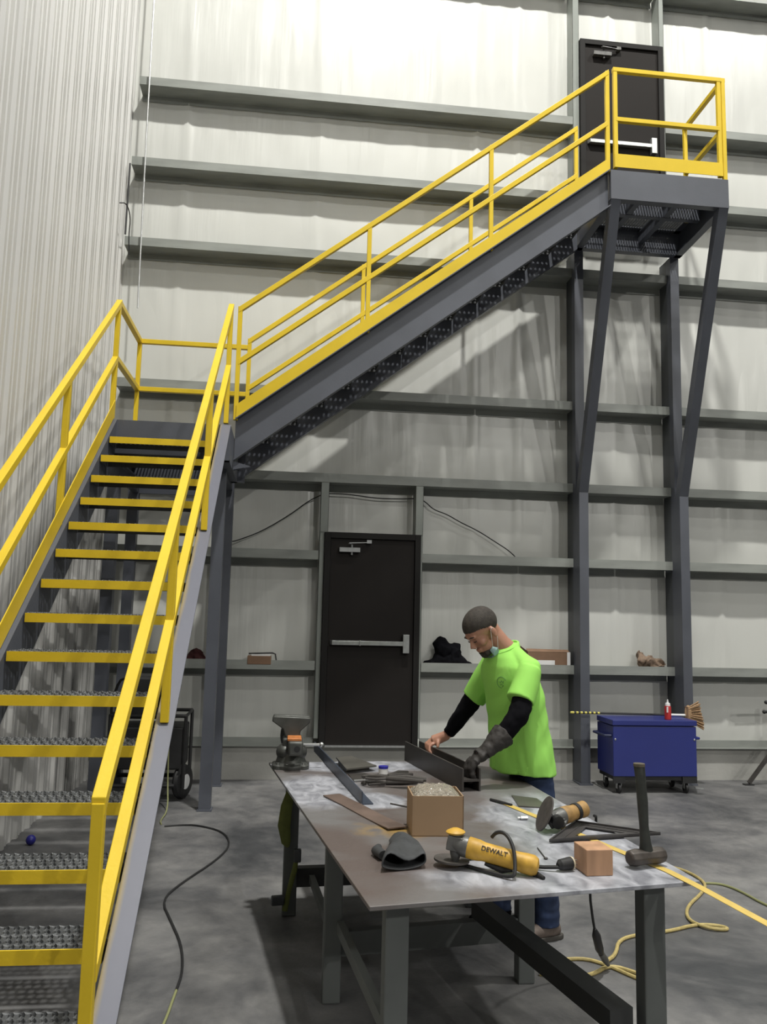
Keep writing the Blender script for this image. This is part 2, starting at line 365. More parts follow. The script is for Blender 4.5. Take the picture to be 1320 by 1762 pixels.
girt(GZ[3], -1.85, PX[0], 'long grey girt third from the top, passing behind the middle of the upper stair rails')
girt(GZ[3], PX[1], PX[2], 'short grey girt between the two tall posts just under the upper platform')
girt(GZ[3], PX[3], 13.9, 'grey girt right of the tall posts, first below the platform')
girt(GZ[4], -1.84, PX[0], 'long grey girt behind the stair landing rail and under the upper flight')
girt(GZ[4], PX[1], PX[2], 'short grey girt between the tall posts, second below the platform')
girt(GZ[4], PX[3], 13.9, 'grey girt right of the tall posts, second below the platform')
girt(GZ[5], -1.84, PX[0], 'long grey girt carrying the two studs above the lower door')
girt(GZ[5], PX[1], PX[2], 'short grey girt between the tall posts at the height of their bend')
girt(GZ[5], PX[3], 13.9, 'grey girt right of the tall posts at the height of their bend')
girt(GZ[6], -1.84, .315, 'grey girt left of the lower door near its top')
girt(GZ[6], 1.42, PX[0], 'grey girt right of the lower door above the worker')
girt(GZ[6], PX[1], PX[2], 'short grey girt between the tall posts, next above the one with the paper bag')
girt(GZ[6], PX[3], 13.9, 'grey girt right of the tall posts, second from the floor')
girt(GZ[7], -1.84, .315, 'lowest grey girt left of the lower door with a small box on it')
girt(GZ[7], 1.42, PX[0], 'lowest grey girt right of the lower door with a black jacket on it')
girt(GZ[7], PX[1], PX[2], 'lowest short grey girt between the tall posts with a paper bag on it')
girt(GZ[7], PX[3], 13.9, 'lowest grey girt at the right edge above the tripod leg')

def stud(xa, xb, z0, z1, label, y0=8.652):
    b = MB(); b.box((xa, y0, z0), (xb, y0+.003, z1)); b.box((xa, y0, z0), (xa+.003, 8.84, z1)); b.box((xb-.003, y0, z0), (xb, y0+.03, z1))
    return tag(b.build('wall_stud', STUD, loc=(xa, y0, z0), smooth=False), label, 'stud', 'steel door studs')
stud(.324, .376, .42, 2.53, 'thin grey stud edge along the left jamb of the lower door', 8.655)
stud(1.393, 1.415, .42, 2.53, 'thin grey stud edge along the right jamb of the lower door', 8.655)
stud(.324, .409, 2.53, 3.05, 'short grey stud standing on the left corner of the lower door frame', 8.640)
stud(1.332, 1.414, 2.53, 3.05, 'short grey stud standing on the right corner of the lower door frame', 8.640)
stud(3.092, 3.168, 5.90, 12.4, 'tall pale stud on the left side of the upper door')
stud(4.156, 4.214, 8.44, 12.4, 'tall pale stud rising from the right corner of the upper door')
stud(4.19, 4.214, 6.10, 8.44, 'thin pale stud edge along the right jamb of the upper door')

# ---- doors
def door(n, x0, z0, bar_z, rot_label):
    d = thing('door_%d' % n, None, None, (x0, 8.65, z0), kind='structure'); del_ = 0
    x1 = x0+1.016; z1 = z0+2.18; w = .062
    fr = MB(); y0, y1 = 8.615, 8.80
    fr.box((x0, y0, z0), (x0+w, y1, z1)); fr.box((x1-w, y0, z0), (x1, y1, z1)); fr.box((x0+w, y0, z1-w), (x1-w, y1, z1))
    fr.box((x0+w, y0+.07, z0), (x0+w+.016, y1, z1-w)); fr.box((x1-w-.016, y0+.07, z0), (x1-w, y1, z1-w))
    bevel(fr.build('door_frame', FRM, d, smooth=False), .003)
    MB().box((x0+w+.003, y0+.025, z0+.012), (x1-w-.003, y0+.069, z1-w-.003)).build('door_leaf', DOORM, d, smooth=False)
    MB().box((x0+w, y0-.01, z0-.008), (x1-w, y1, z0+.010)).build('threshold', CHR, d, smooth=False)
    yl = y0+.025
    b = MB(); xa, xb = x0+.085, x0+.86
    b.prism([(xa, yl-.012), (xa+.02, yl-.055), (xb, yl-.055), (xb, yl-.001), (xa, yl-.001)], bar_z-.022, bar_z+.022)
    b.box((xa+.30, yl-.062, bar_z-.027), (xa+.315, yl-.055, bar_z+.027)); b.box((xb-.02, yl-.06, bar_z-.095), (xb+.045, yl-.001, bar_z+.095))
    bevel(b.build('panic_bar', CHR, d, smooth=False), .003)
    c = MB(); c.box((x0+.155, yl-.055, z1-.205), (x0+.37, yl-.002, z1-.160)); c.lathe((x0+.285, yl-.03, z1-.235), (0, 0, 1), [(0, .012), (.11, .012)], 10)
    c.bar((x0+.285, yl-.035, z1-.125), (x0+.25, yl-.07, z1-.118), .022, .006); c.bar((x0+.25, yl-.07, z1-.115), (x0+.47, yl-.03, z1-.100), .02, .006); c.box((x0+.44, yl-.045, z1-.11), (x0+.49, yl-.0, z1-.075))
    c.build('door_closer', CHR if n == 1 else CAST, d, smooth=False)
    h = MB()
    for z in (z0+.25, z0+1.05, z0+1.85): h.lathe((x0+w, yl-.004, z-.05), (0, 0, 1), [(0, .007), (.1, .007)], 8)
    h.build('hinge', FRM, d); return d
door(1, .3766, .346, 1.385, '')
door(2, 3.1718, 6.255, 7.15, '')

# ================================================================== STAIRS
SL = .2/.261
def nose(Y): return 3.029+(Y-6.685)*SL
def channel(b, p0, p1, side, depth=.385, fl=.085, t=.009):   # plumb-cut channel, web on p0-p1, flanges towards side; p = top edge of web
    s = V(side)
    b.ext([(0, 0), (fl, 0), (fl, -t*1.4), (t, -t*1.4), (t, -depth+t*1.4), (fl, -depth+t*1.4), (fl, -depth), (0, -depth)], p0, p1, s, ZUP); return b
def perf(x0, x1, y0, y1, z, nx, ny, along='x'):
    b = MB(); cx = (x1-x0)/nx; cy = (y1-y0)/ny; t = .010
    for j in range(ny):
        for i in range(nx):
            ax, ay = x0+i*cx, y0+j*cy; mx, my = ax+cx/2+(cx*.16 if j % 2 else -cx*.16), ay+cy/2; k = len(b.v)
            bd = [(ax+cx, my), (ax+cx, ay+cy), (mx, ay+cy), (ax, ay+cy), (ax, my), (ax, ay), (mx, ay), (ax+cx, ay)]
            for q in bd: b.v.append(V((q[0], q[1], z)))
            for a in range(8):
                th = a*math.pi/4; b.v.append(V((mx+cx*.30*math.cos(th), my+cy*.30*math.sin(th), z+(.009 if a % 2 == 0 else .001))))
            for a in range(8):
                th = a*math.pi/4; b.v.append(V((mx+cx*.27*math.cos(th), my+cy*.27*math.sin(th), z-t)))
            for a in range(8):
                c = (a+1) % 8; b.f.append((k+a, k+c, k+8+c, k+8+a)); b.f.append((k+8+a, k+8+c, k+16+c, k+16+a))
    return b
def make_tread(par, x0, x1, yn, z, axis, group):    # axis 'y': climbs along +Y; axis 'x': climbs along +X
    if axis == 'y':
        b = perf(x0, x1, yn+.004, yn+.235, z, 22, 5); b.box((x0, yn+.235, z-.045), (x1, yn+.239, z+.002)); b.box((x0, yn+.004, z-.05), (x0+.004, yn+.239, z)); b.box((x1-.004, yn+.004, z-.05), (x1, yn+.239, z))
        t = b.build('tread', DECK, par, smooth=False)
        MB().box((x0, yn-.004, z-.048), (x1, yn+.004, z+.003)).build('nosing', YEL, t, smooth=False)
    else:
        b = perf(x0, x1, yn[0], yn[1], z, 5, 24); b.box((x1-.004, yn[0], z-.05), (x1, yn[1], z+.002)); b.box((x0, yn[0], z-.05), (x1, yn[0]+.004, z)); b.box((x0, yn[1]-.004, z-.05), (x1, yn[1], z))
        t = b.build('tread', DECK, par, smooth=False)
        MB().box((x0-.006, yn[0], z-.048), (x0, yn[1], z+.003)).build('nosing', DGRY, t, smooth=False)
    return t
LF = thing('stair_flight', 'lower grey stair flight climbing beside the white ribbed wall to the landing, yellow tread nosings', 'stairs', (-1.03, 2.8, 0))
Ya, Yb = 2.80, 6.95
b = MB(); b.ext([(0, 0), (.087, 0), (.087, -.012), (.009, -.012), (.009, -.385), (0, -.385)], (-.605, Ya, nose(Ya)), (-.605, Yb, nose(Yb)), (1, 0, 0), ZUP); s_ = b.build('stringer', GRYO, LF, smooth=False); s_['label'] = 'right stringer, grey with yellow overspray along its edge'
MB().box((-.60, 2.72, 0), (-.52, 2.95, .012)).build('base_plate', GRY, LF, smooth=False)
b = MB(); channel(b, (-1.452, Ya, nose(Ya)), (-1.452, Yb, nose(Yb)), (-1, 0, 0)); b.build('stringer', GRY, LF, smooth=False)
b = MB(); b.ext([(0, .02), (.006, .02), (.006, .165), (0, .165)], (-1.475, Ya, nose(Ya)), (-1.475, Yb, nose(Yb)), (-1, 0, 0), ZUP); b.build('toe_plate', YEL, LF, smooth=False)
for k in range(15):
    make_tread(LF, -1.4425, -.6175, 6.685-k*.261, 3.029-.2*k, 'y', '')

LA = thing('stair_landing', 'grey steel landing on four posts in the corner between both stair flights', 'landing', (-1.03, 7.6, 0))
b = MB(); channel(b, (-1.55, 6.95, 3.232), (-.52, 6.95, 3.232), (0, 1, 0), .305, .08); f_ = b.build('edge_channel', GRY, LA, smooth=False)
b = MB(); channel(b, (-1.55, 8.16, 3.232), (-.45, 8.16, 3.232), (0, -1, 0), .305, .08); b.build('edge_channel', GRY, LA, smooth=False)
b = MB(); channel(b, (-1.54, 6.96, 3.232), (-1.54, 8.15, 3.232), (1, 0, 0), .305, .08); b.build('edge_channel', GRY, LA, smooth=False)
b = MB(); channel(b, (-.52, 6.96, 3.232), (-.52, 8.15, 3.232), (-1, 0, 0), .305, .08); b.build('edge_channel', GRY, LA, smooth=False)
def grate(x0, x1, y0, y1, z, par):
    b = MB(); x = x0+.01
    while x < x1: b.box((x, y0, z-.028), (x+.005, y1, z)); x += .030
    y = y0+.03
    while y < y1: b.box((x0, y, z-.008), (x1, y+.006, z-.001)); y += .10
    return b.build('deck_grating', DECK, par, smooth=False)
grate(-1.53, -.53, 6.96, 8.15, 3.231, LA)
def post(b, x, y, z0, z1, w=.1):
    b.box((x, y, z0), (x+w, y+w, z1)); b.box((x-.012, y-.02, z0), (x+w+.012, y+w+.02, z0+.012)); return b
for x, y in ((-.67, 7.36), (-.665, 8.05+.33), (-1.585, 7.36), (-1.60, 8.38)):
    post(MB(), x, y, 0, 2.93 if y < 8 else 3.10).build('post', GRY, LA, smooth=False)
b = MB(); b.bar((-1.58, 8.43, 2.9), (-.57, 8.43, 2.9), .06, .15); b.bar((-1.53, 7.41, 2.88), (-1.53, 8.43, 2.88), .06, .1); b.bar((-.62, 7.41, 2.95), (-.62, 8.43, 2.95), .08, .12); b.build('cross_beam', GRY, LA, smooth=False)

# upper flight
UF = thing('stair_flight', 'upper grey stair flight climbing right along the back wall to the platform', 'stairs', (1.2, 7.9, 3.2))
def ut(x): return 3.40+.764*(x+.51)
b = MB(); channel(b, (-.515, 7.455, ut(-.515)), (3.015, 7.455, ut(3.015)), (0, -1, 0), .385, .08); b.build('stringer', GRY, UF, smooth=False)
b = MB(); channel(b, (-.49, 8.395, ut(-.49)), (3.04, 8.395, ut(3.04)), (0, 1, 0), .385, .08); b.build('stringer', GRY, UF, smooth=False)
for k in range(1, 14):
    z = 3.229+.2036*k; x = -.51+(z-3.40)/.764
    make_tread(UF, x, x+.245, (7.47, 8.38), z, 'x', '')
b = MB(); b.add([(-.515, 7.40, ut(-.515)-.39), (-.36, 7.40, ut(-.515)-.43), (-.515, 7.40, 2.93)], [(0, 1, 2)]); b.add([(-.515, 7.45, ut(-.515)-.39), (-.36, 7.45, ut(-.515)-.43), (-.515, 7.45, 2.93)], [(0, 1, 2)]); b.build('gusset', GRY, UF, smooth=False)

# platform
PL = thing('stair_platform', 'grey upper platform in front of the high door on two bent braces and tall posts', 'platform', (3.6, 8.0, 0))
x0, x1, y0, y1, zt = 3.02, 4.245, 7.38, 8.56, 6.085
b = MB(); channel(b, (x0, y0, zt), (x1, y0, zt), (0, 1, 0), .30, .08); b.build('fascia', GRY, PL, smooth=False)
b = MB(); channel(b, (x0, y1, zt), (x1+.06, y1, zt), (0, -1, 0), .30, .08); b.build('fascia', GRY, PL, smooth=False)
b = MB(); channel(b, (x0, y0+.01, zt), (x0+.04, y1-.01, zt), (1, 0, 0), .30, .08); b.build('fascia', GRY, PL, smooth=False)
b = MB(); channel(b, (x1, y0+.01, zt), (x1+.06, y1-.01, zt), (-1, 0, 0), .30, .08); b.build('fascia', GRY, PL, smooth=False)
for q in (1/3, 2/3):
    xx = x0+(x1-x0)*q; b = MB(); b.bar((xx, y0+.02, zt-.10), (xx, y1-.02, zt-.10), .06, .13); b.build('joist', GRY, PL, smooth=False)
b = MB(); b.bar((x0+.02, 7.95, zt-.11), (x1-.02, 7.95, zt-.11), .06, .12); b.build('joist', GRY, PL, smooth=False)
grate(x0+.01, x1-.01, y0+.02, y1-.02, zt+.004, PL)
for xa, dx in ((3.065, 0), (4.19, .055)):
    post(MB(), xa, 8.56, 0, 5.79).build('tall_post', GRY, PL, smooth=False)
    MB().box((xa+.004, 8.66, 0), (xa+.096, 8.84, 5.79)).build('wall_post', DGRY, PL, smooth=False)
    b = MB(); b.box((xa, 8.455, 0), (xa+.1, 8.56, 3.03)); b.box((xa-.02, 8.43, 0), (xa+.12, 8.57, .014)); b.build('short_post', GRY, PL, smooth=False)
    xt = 3.025 if xa < 3.5 else 4.143
    b = MB(); b.ext([(-.05, -.055), (.05, -.055), (.05, .055), (-.05, .055)], (xa+.05, 8.508, 3.03), (xt+.05, 7.44, 5.785), (1, 0, 0), (0, 1, 0)); b.build('bent_brace', GRY, PL, smooth=False)

# ---- guard rails (square tube)
T = .045
def zbar(b, p0, p1, w=T, h=T, side=None):    # plumb-cut sloping tube; p = top centre
    d = V(p1)-V(p0); s = V((d.y, -d.x, 0)).normalized()
    hh = h*math.sqrt(1+(d.z/max(1e-6, math.hypot(d.x, d.y)))**2)
    return b.ext([(-w/2, 0), (w/2, 0), (w/2, -hh), (-w/2, -hh)], p0, p1, s, ZUP)
def vpost(par, x, y, z0, z1, name='post', w=T-.005): return bevel(MB().box((x-w/2, y-w/2, z0), (x+w/2, y+w/2, z1)).build(name, YEL, par, smooth=False), .003)
def rl(par, name, p0, p1): return bevel(zbar(MB(), p0, p1).build(name, YEL, par, smooth=False), .003)
# lower right
R = thing('guard_rail', 'yellow guard rail nearest the camera, up the right side of the lower flight', 'railing', (-.5625, 2.8, 0), 'yellow square-tube guard rails')
X = -.5625
rl(R, 'top_rail', (X, 2.785, nose(2.785)+1.03), (X, 6.985, nose(6.985)+1.05)); rl(R, 'mid_rail', (X, 2.815, nose(2.815)+.50), (X, 6.96, nose(6.96)+.52))
for y in (2.80, 4.20, 5.605, 6.97): vpost(R, X, y, nose(y)-(.0 if y > 3 else .02), nose(y)+1.0)
# lower left
R = thing('guard_rail', 'yellow guard rail on the wall side of the lower flight', 'railing', (-1.497, 2.8, 0), 'yellow square-tube guard rails')
X = -1.50
rl(R, 'top_rail', (X, 2.78, nose(2.78)+1.01), (X, 6.99, nose(6.99)+1.02)); rl(R, 'mid_rail', (X, 2.84, nose(2.84)+.50), (X, 6.95, nose(6.95)+.54))
for y in (2.80, 4.20, 5.605, 6.97): vpost(R, X, y, nose(y), nose(y)+.99)
# landing
R = thing('guard_rail', 'yellow L-shaped guard rail around the corner of the landing', 'railing', (-1.51, 7.5, 3.23), 'yellow square-tube guard rails')
rl(R, 'top_rail', (-1.51, 7.0, 4.285), (-1.52, 8.12, 4.31)); rl(R, 'mid_rail', (-1.51, 7.0, 3.80), (-1.52, 8.12, 3.83))
rl(R, 'top_rail', (-1.54, 8.10, 4.31), (-.475, 8.10, 4.31)); rl(R, 'mid_rail', (-1.54, 8.10, 3.83), (-.475, 8.10, 3.83))
vpost(R, -1.52, 8.10, 3.235, 4.27)
# upper front: top = 4.437 + .772 (x+.537)
def uz(x): return 4.437+.768*(x+.537)
Y = 7.42
R = thing('guard_rail', 'yellow guard rail on the front side of the upper flight', 'railing', (1.2, Y, 3.4), 'yellow square-tube guard rails')
rl(R, 'top_rail', (-.53, Y, uz(-.53)), (3.02, Y, uz(3.02))); rl(R, 'mid_rail', (-.515, Y, uz(-.515)-.505), (3.005, Y, uz(3.005)-.54))
for x in (-.515, .655, 1.825, 3.005): vpost(R, x, Y, ut(x)-.01, uz(x)-.005)
b = MB(); b.ext([(0, .0), (.006, .0), (.006, .125), (0, .125)], (-.51, Y-.03, ut(-.51)), (3.0, Y-.03, ut(3.0)), (0, 1, 0), ZUP); b.build('toe_plate', YEL, R, smooth=False)
# upper back
Y = 8.43
R = thing('guard_rail', 'yellow guard rail on the wall side of the upper flight', 'railing', (1.2, Y, 3.4), 'yellow square-tube guard rails')
def bz(x): return 4.481+.7645*(x+.493)
rl(R, 'top_rail', (-.49, Y, bz(-.49)), (3.06, Y, bz(3.06))); rl(R, 'mid_rail', (-.475, Y, bz(-.475)-.51), (3.045, Y, bz(3.045)-.56))
for x in (-.475, .69, 1.85, 3.045): vpost(R, x, Y, ut(x)-.01, bz(x)-.005)
b = MB(); b.ext([(0, .0), (.006, .0), (.006, .11), (0, .11)], (-.49, Y-.03, ut(-.49)), (3.03, Y-.03, ut(3.03)), (0, 1, 0), ZUP); b.build('toe_plate', YEL, R, smooth=False)
# platform front
Y = 7.42
R = thing('guard_rail', 'yellow guard rail across the front of the upper platform', 'railing', (3.6, Y, 6.1), 'yellow square-tube guard rails')
rl(R, 'top_rail', (3.065, Y, 7.20), (4.215, Y, 7.20)); rl(R, 'mid_rail', (3.09, Y, 6.665), (4.18, Y, 6.665))
for x in (3.088, 4.185): vpost(R, x, Y, 6.125, 7.16)
MB().box((3.07, Y-.03, 6.125), (4.20, Y-.024, 6.265)).build('toe_plate', YEL, R, smooth=False)
# platform side
R = thing('guard_rail', 'yellow guard rail on the right end of the upper platform', 'railing', (4.235, 7.9, 6.1), 'yellow square-tube guard rails')
rl(R, 'top_rail', (4.232, 7.40, 7.20), (4.25, 8.28, 7.20)); rl(R, 'mid_rail', (4.232, 7.44, 6.67), (4.25, 8.25, 6.67))
vpost(R, 4.232, 7.42, 6.07, 7.17); vpost(R, 4.25, 8.26, 6.07, 7.17)

# ================================================================== BENCH
TZ = .80
NL, NR, FR, FL = V((.28, 2.574, 0)), V((1.415, 2.77, 0)), V((1.262, 5.13, 0)), V((-.064, 5.01, 0))
WB = thing('work_bench', 'steel plate welding bench with square legs, tools and scrap lying on it', 'workbench', (.7, 3.8, 0))
bevel(MB().slab([p+V((0, 0, TZ)) for p in (NL, NR, FR, FL)], .014).build('bench_top', TOP, loc=(0, 0, 0), smooth=False), .002)
bt = [o for o in bpy.data.objects if o.name == 'bench_top'][0]; bt.parent = WB; bt.location = (-.7, -3.8, 0)
ang = math.atan2(-.075, .55)
La = math.atan2(.196, 1.135)
legs = [(.39, 2.80), (1.295, 2.90), (.255, 3.83), (1.16, 3.97), (.078, 4.89), (1.14, 4.98)]
for x, y in legs: bevel(MB().obox((x, y, (TZ-.016)/2), (.078, .078, TZ-.016), .02).build('leg', LEG, WB, smooth=False), .006)
def stretch_(p, q, z, w=.05, h=.10, m=LEGD): MB().bar((p[0], p[1], z), (q[0], q[1], z), w, h).build('stretcher', m, WB, smooth=False)
stretch_((1.172, 2.86), (.945, 3.95), .33, .09, .07); stretch_((.385, 2.84), (.285, 3.80), .315, .03, .05, LEG)
stretch_(legs[2], legs[3], .235, .05, .10, LEG); stretch_(legs[4], legs[5], .20, .06, .10)
stretch_((.20, 4.85), (.28, 3.9), .20, .03, .04, LEG)
stretch_(legs[4], legs[5], .74, .05, .08)

def put(o, label, cat, group=None): return tag(o, label, cat, group)
# vise
vx, vy = .06, 4.86
VI = thing('bench_vise', 'grey bench vise bolted to the far left corner of the bench', 'vise', (vx, vy, TZ))
b = MB(); b.lathe((vx, vy, TZ), (0, 0, 1), [(0, .105), (.018, .105), (.03, .085), (.07, .075), (.09, .06)], 28)
for a in (.6, 2.5, 3.8, 5.6): b.lathe((vx+.09*math.cos(a), vy+.09*math.sin(a), TZ), (0, 0, 1), [(0, .032), (.022, .032), (.024, .012), (.034, .012)], 14)
bevel(b.build('base', VISE, VI), .003)
b = MB(); b.obox((vx+.005, vy+.04, TZ+.12), (.11, .17, .09)); b.ell((vx-.035, vy-.0, TZ+.085), (.05, .07, .05)); b.ell((vx+.04, vy, TZ+.085), (.05, .07, .05)); bevel(b.build('body', VISE, VI), .012, 3)
b = MB(); b.obox((vx+.022, vy-.07, TZ+.125), (.082, .20, .078)); bevel(b.build('slide', VISE, VI), .012, 3)
MB().lathe((vx+.03, vy-.171, TZ+.125), (0, 1, 0), [(0, .017), (.002, .017)], 16).build('screw_hole', BLK, VI)
b = MB(); b.obox((vx+.015, vy-.065, TZ+.169), (.078, .13, .016)); bevel(b.build('orange_pad', ORANGE, VI), .004)
def jaw(y, h0, label):
    b = MB(); pr = [(-.035, h0), (.045, h0), (.05, TZ+.20), (.10, TZ+.245), (.105, TZ+.275), (-.105, TZ+.282), (-.115, TZ+.255), (-.05, TZ+.21)]
    b.ext(pr, (vx, y, 0), (vx, y+.045, 0), (1, 0, 0), (0, 0, 1)); return bevel(b.build('jaw', VISE, VI), .006)
jaw(vy-.01, TZ+.16, ''); jaw(vy+.07, TZ+.10, '')
b = MB(); b.ell((vx-.02, vy+.12, TZ+.16), (.045, .05, .085)); b.build('rear_body', BLKM, VI)
b = MB(); b.tube([(vx+.04, vy-.02, TZ+.128), (vx+.17, vy-.02, TZ+.128)], .008, 8); b.ell((vx+.17, vy-.02, TZ+.128), (.014, .014, .014)); b.build('handle', CHR, VI)

# steel on the bench
b = MB(); p0, p1 = V((.21, 5.42, TZ)), V((.377, 3.91, TZ)); d = (p1-p0).normalized(); s = V((-d.y, d.x, 0))
if s.x < 0: s = -s
b.ext([(0, 0), (.055, 0), (.055, .006), (.006, .006), (.006, .058), (0, .058)], p0, p1, s, ZUP)
put(b.build('steel_angle', BLUEG, loc=tuple(p1), smooth=False), 'long blue-grey steel angle lying beside the vise, sticking out over the far bench edge', 'steel bar')
b = MB(); b.slab([(.325, 4.99, .835), (.42, 5.04, .835), (.537, 4.752, .83), (.36, 4.642, .83)], .008); b.slab([(.335, 4.95, .824), (.41, 4.98, .824), (.50, 4.78, .822), (.365, 4.70, .822)], .022)
put(b.build('steel_plate', STEELP, loc=(.3, 4.8, TZ), smooth=False), 'square olive-grey steel plate raised on scrap right of the blue-grey angle', 'steel plate')
put(MB().slab([(.37, 4.64, .806), (.462, 4.66, .806), (.522, 4.548, .806), (.385, 4.452, .806)], .006).build('steel_plate', STEELD, loc=(.4, 4.6, TZ), smooth=False), 'small thin dark plate lying flat in front of the raised plate', 'steel plate')
put(MB().tube([(.385, 4.44, .806), (.531, 4.49, .806)], .005, 8).build('steel_rod', CHR, loc=(.4, 4.45, TZ)), 'short bright steel rod in front of the small dark plate', 'rod')
b = MB(); c = [(.250, 4.10, .808), (.33, 3.90, .806), (.40, 3.70, .805), (.45, 3.56, .806), (.483, 3.455, .812)]
for i in range(len(c)-1):
    p, q = V(c[i]), V(c[i+1]); d = (q-p).normalized(); s = V((-d.y, d.x, 0))*.044
    b.add([p-s, p+s, q+s, q-s, p-s-V((0, 0, .005)), p+s-V((0, 0, .005)), q+s-V((0, 0, .005)), q-s-V((0, 0, .005))], [(0, 1, 2, 3), (7, 6, 5, 4), (0, 4, 5, 1), (1, 5, 6, 2), (2, 6, 7, 3), (3, 7, 4, 0)])
put(b.build('flat_bar', RUST, loc=(.37, 3.8, TZ), smooth=False), 'rusty brown flat bar, slightly bent, running toward the cardboard box', 'steel bar')
put(MB().tube([(.512, 3.922, .8035), (.583, 3.851, .8035)], .0035, 6).build('steel_rod', STEELD, loc=(.55, 3.88, TZ)), 'tiny dark rod lying left of the cardboard box', 'rod')
b = MB(); b.lathe((.565, 4.66, TZ), (0, 0, 1), [(0, .026), (.03, .026)], 20); cc = thing('small_tub', 'small white tub with a blue lid among the clamps', 'tub', (.565, 4.66, TZ)); b.build('tub', WHT, cc)
MB().lathe((.565, 4.66, TZ+.031), (0, 0, 1), [(0, .027), (.012, .027), (.013, .02)], 20).build('lid', INK, cc)
# locking clamps in a pile
def clamp(p, a, L, lab, z=TZ):
    t = thing('locking_clamp', lab, 'clamp', (p[0], p[1], z), 'locking clamps piled on the bench')
    d = V((math.cos(a), math.sin(a), 0)); s = V((-d.y, d.x, 0)); p = V((p[0], p[1], z))
    b = MB(); b.tube([p+V((0, 0, .012)), p+d*L*.5+s*.008+V((0, 0, .018)), p+d*L+s*.022+V((0, 0, .012))], [.011, .016, .011], 8); b.build('handle', STEELD, t)
    b = MB(); b.tube([p+V((0, 0, .012)), p+d*L*.45-s*.018+V((0, 0, .014)), p+d*L*.95-s*.03+V((0, 0, .012))], [.010, .012, .009], 8); b.build('lever', STEELD, t)
    b = MB(); q = p
    b.tube([q+V((0, 0, .012)), q-d*.04+s*.03+V((0, 0, .014)), q-d*.10+s*.035+V((0, 0, .014)), q-d*.125+s*.015+V((0, 0, .012)), q-d*.115-s*.005+V((0, 0, .012))], .008, 8)
    b.tube([q+V((0, 0, .012)), q-d*.05-s*.025+V((0, 0, .012)), q-d*.105-s*.022+V((0, 0, .012))], .007, 8); b.build('jaw', STEELD, t)
clamp((.545, 4.36), .25, .17, 'dark locking clamp on the pile with its jaw toward the rusty bar')
clamp((.565, 4.45), .55, .15, 'dark locking clamp on the pile nearest the white tub', TZ+.016)
clamp((.54, 4.31), -.25, .20, 'dark locking clamp on the pile with handles pointing at the cardboard box', TZ+.030)
# W section being worked on
p0, p1 = V((.905, 4.19, TZ)), V((.745, 5.10, TZ)); d = (p1-p0).normalized(); s = V((d.y, -d.x, 0))
b = MB(); b.ext([(0, 0), (.009, 0), (.009, .048), (.091, .048), (.091, 0), (.10, 0), (.10, .112), (.091, .112), (.091, .058), (.009, .058), (.009, .112), (0, .112)], p0, p1, s, ZUP)
put(b.build('beam_section', STEELD, loc=tuple(p0), smooth=False), 'short dark steel beam section with upright flanges held by the worker', 'steel beam')
# cardboard box and bubble wrap
BX = thing('cardboard_box', 'open brown cardboard box full of bubble wrap on the bench', 'box', (.63, 3.45, TZ))
R_ = -.04; bw, bd_, bh = .205, .20, .155; cx, cy = .632, 3.45
b = MB(); t_ = .004; rot = Matrix.Rotation(R_, 3, 'Z')
def rb(x, y, z): return V((cx, cy, TZ)) + rot @ V((x, y, z))
for (a, c, e, f) in ((-bw/2, bw/2, -bd_/2, -bd_/2+t_), (-bw/2, bw/2, bd_/2-t_, bd_/2), (-bw/2, -bw/2+t_, -bd_/2, bd_/2), (bw/2-t_, bw/2, -bd_/2, bd_/2)):
    b.obox(rb((a+c)/2, (e+f)/2, bh/2), (c-a, f-e, bh), R_)
b.obox(rb(0, 0, .003), (bw, bd_, .004), R_); b.build('box', CARD, BX, smooth=False)
b = MB(); n_ = 26
for j in range(n_):
    for i in range(n_):
        u, v = i/(n_-1)-.5, j/(n_-1)-.5
        z = bh-.012+.034*(1-(2*u)**4)*(1-(2*v)**4)+.008*noise.noise(V((u*9, v*9, 1)))+.002*noise.noise(V((u*30, v*30, 4)))
        b.v.append(rb(u*(bw-.012), v*(bd_-.012), z))
for j in range(n_-1):
    for i in range(n_-1): b.f.append((j*n_+i, j*n_+i+1, (j+1)*n_+i+1, (j+1)*n_+i))
for k in range(0):
    u, v = random.uniform(-.45, .45), random.uniform(-.45, .45); z = bh-.008+.034*(1-(2*u)**4)*(1-(2*v)**4)
    b.ell(rb(u*bw, v*bd_, z-.001), (.008, .008, .003), n=8, m_=5)
bw_ = b.build('bubble_wrap', BUB, loc=(.63, 3.45, TZ)); tag(bw_, 'clear bubble wrap bulging out of the cardboard box', 'bubble wrap')
# folded leather glove pair with wavy open cuff toward camera
G = thing('work_glove', 'folded grey leather work glove lying left of the yellow grinder, cuff toward the camera', 'glove', (.45, 3.1, TZ))
b = MB(); rings = []; N = 28
sec = [(.432, 2.915, .080, .026, 0), (.436, 2.95, .080, .028, .2), (.445, 3.02, .072, .034, .5), (.458, 3.10, .060, .036, .8), (.465, 3.18, .050, .030, 1), (.458, 3.26, .038, .02, 1), (.452, 3.32, .018, .010, 1)]
for cx_, cy_, ra, rz, w in sec:
    for j in range(N):
        a = 2*math.pi*j/N; wav = (1-w)*.010*math.sin(2*a*1.5+.6)*(1 if math.sin(a) > 0 else .3)
        b.v.append(V((cx_+ra*math.cos(a), cy_+.02*math.cos(a), TZ+.003+rz*(1+math.sin(a))*(1-.35*abs(math.cos(a))*w)+wav*(1+math.sin(a)))))
for i in range(len(sec)-1):
    for j in range(N): b.f.append((i*N+j, i*N+(j+1) % N, (i+1)*N+(j+1) % N, (i+1)*N+j))
b.f.append(tuple(range((len(sec)-1)*N, len(sec)*N)))
o = b.build('glove_shell', GLOVE, G, ang=80); md = o.modifiers.new('s', 'SOLIDIFY'); md.thickness = .004; md.offset = -1
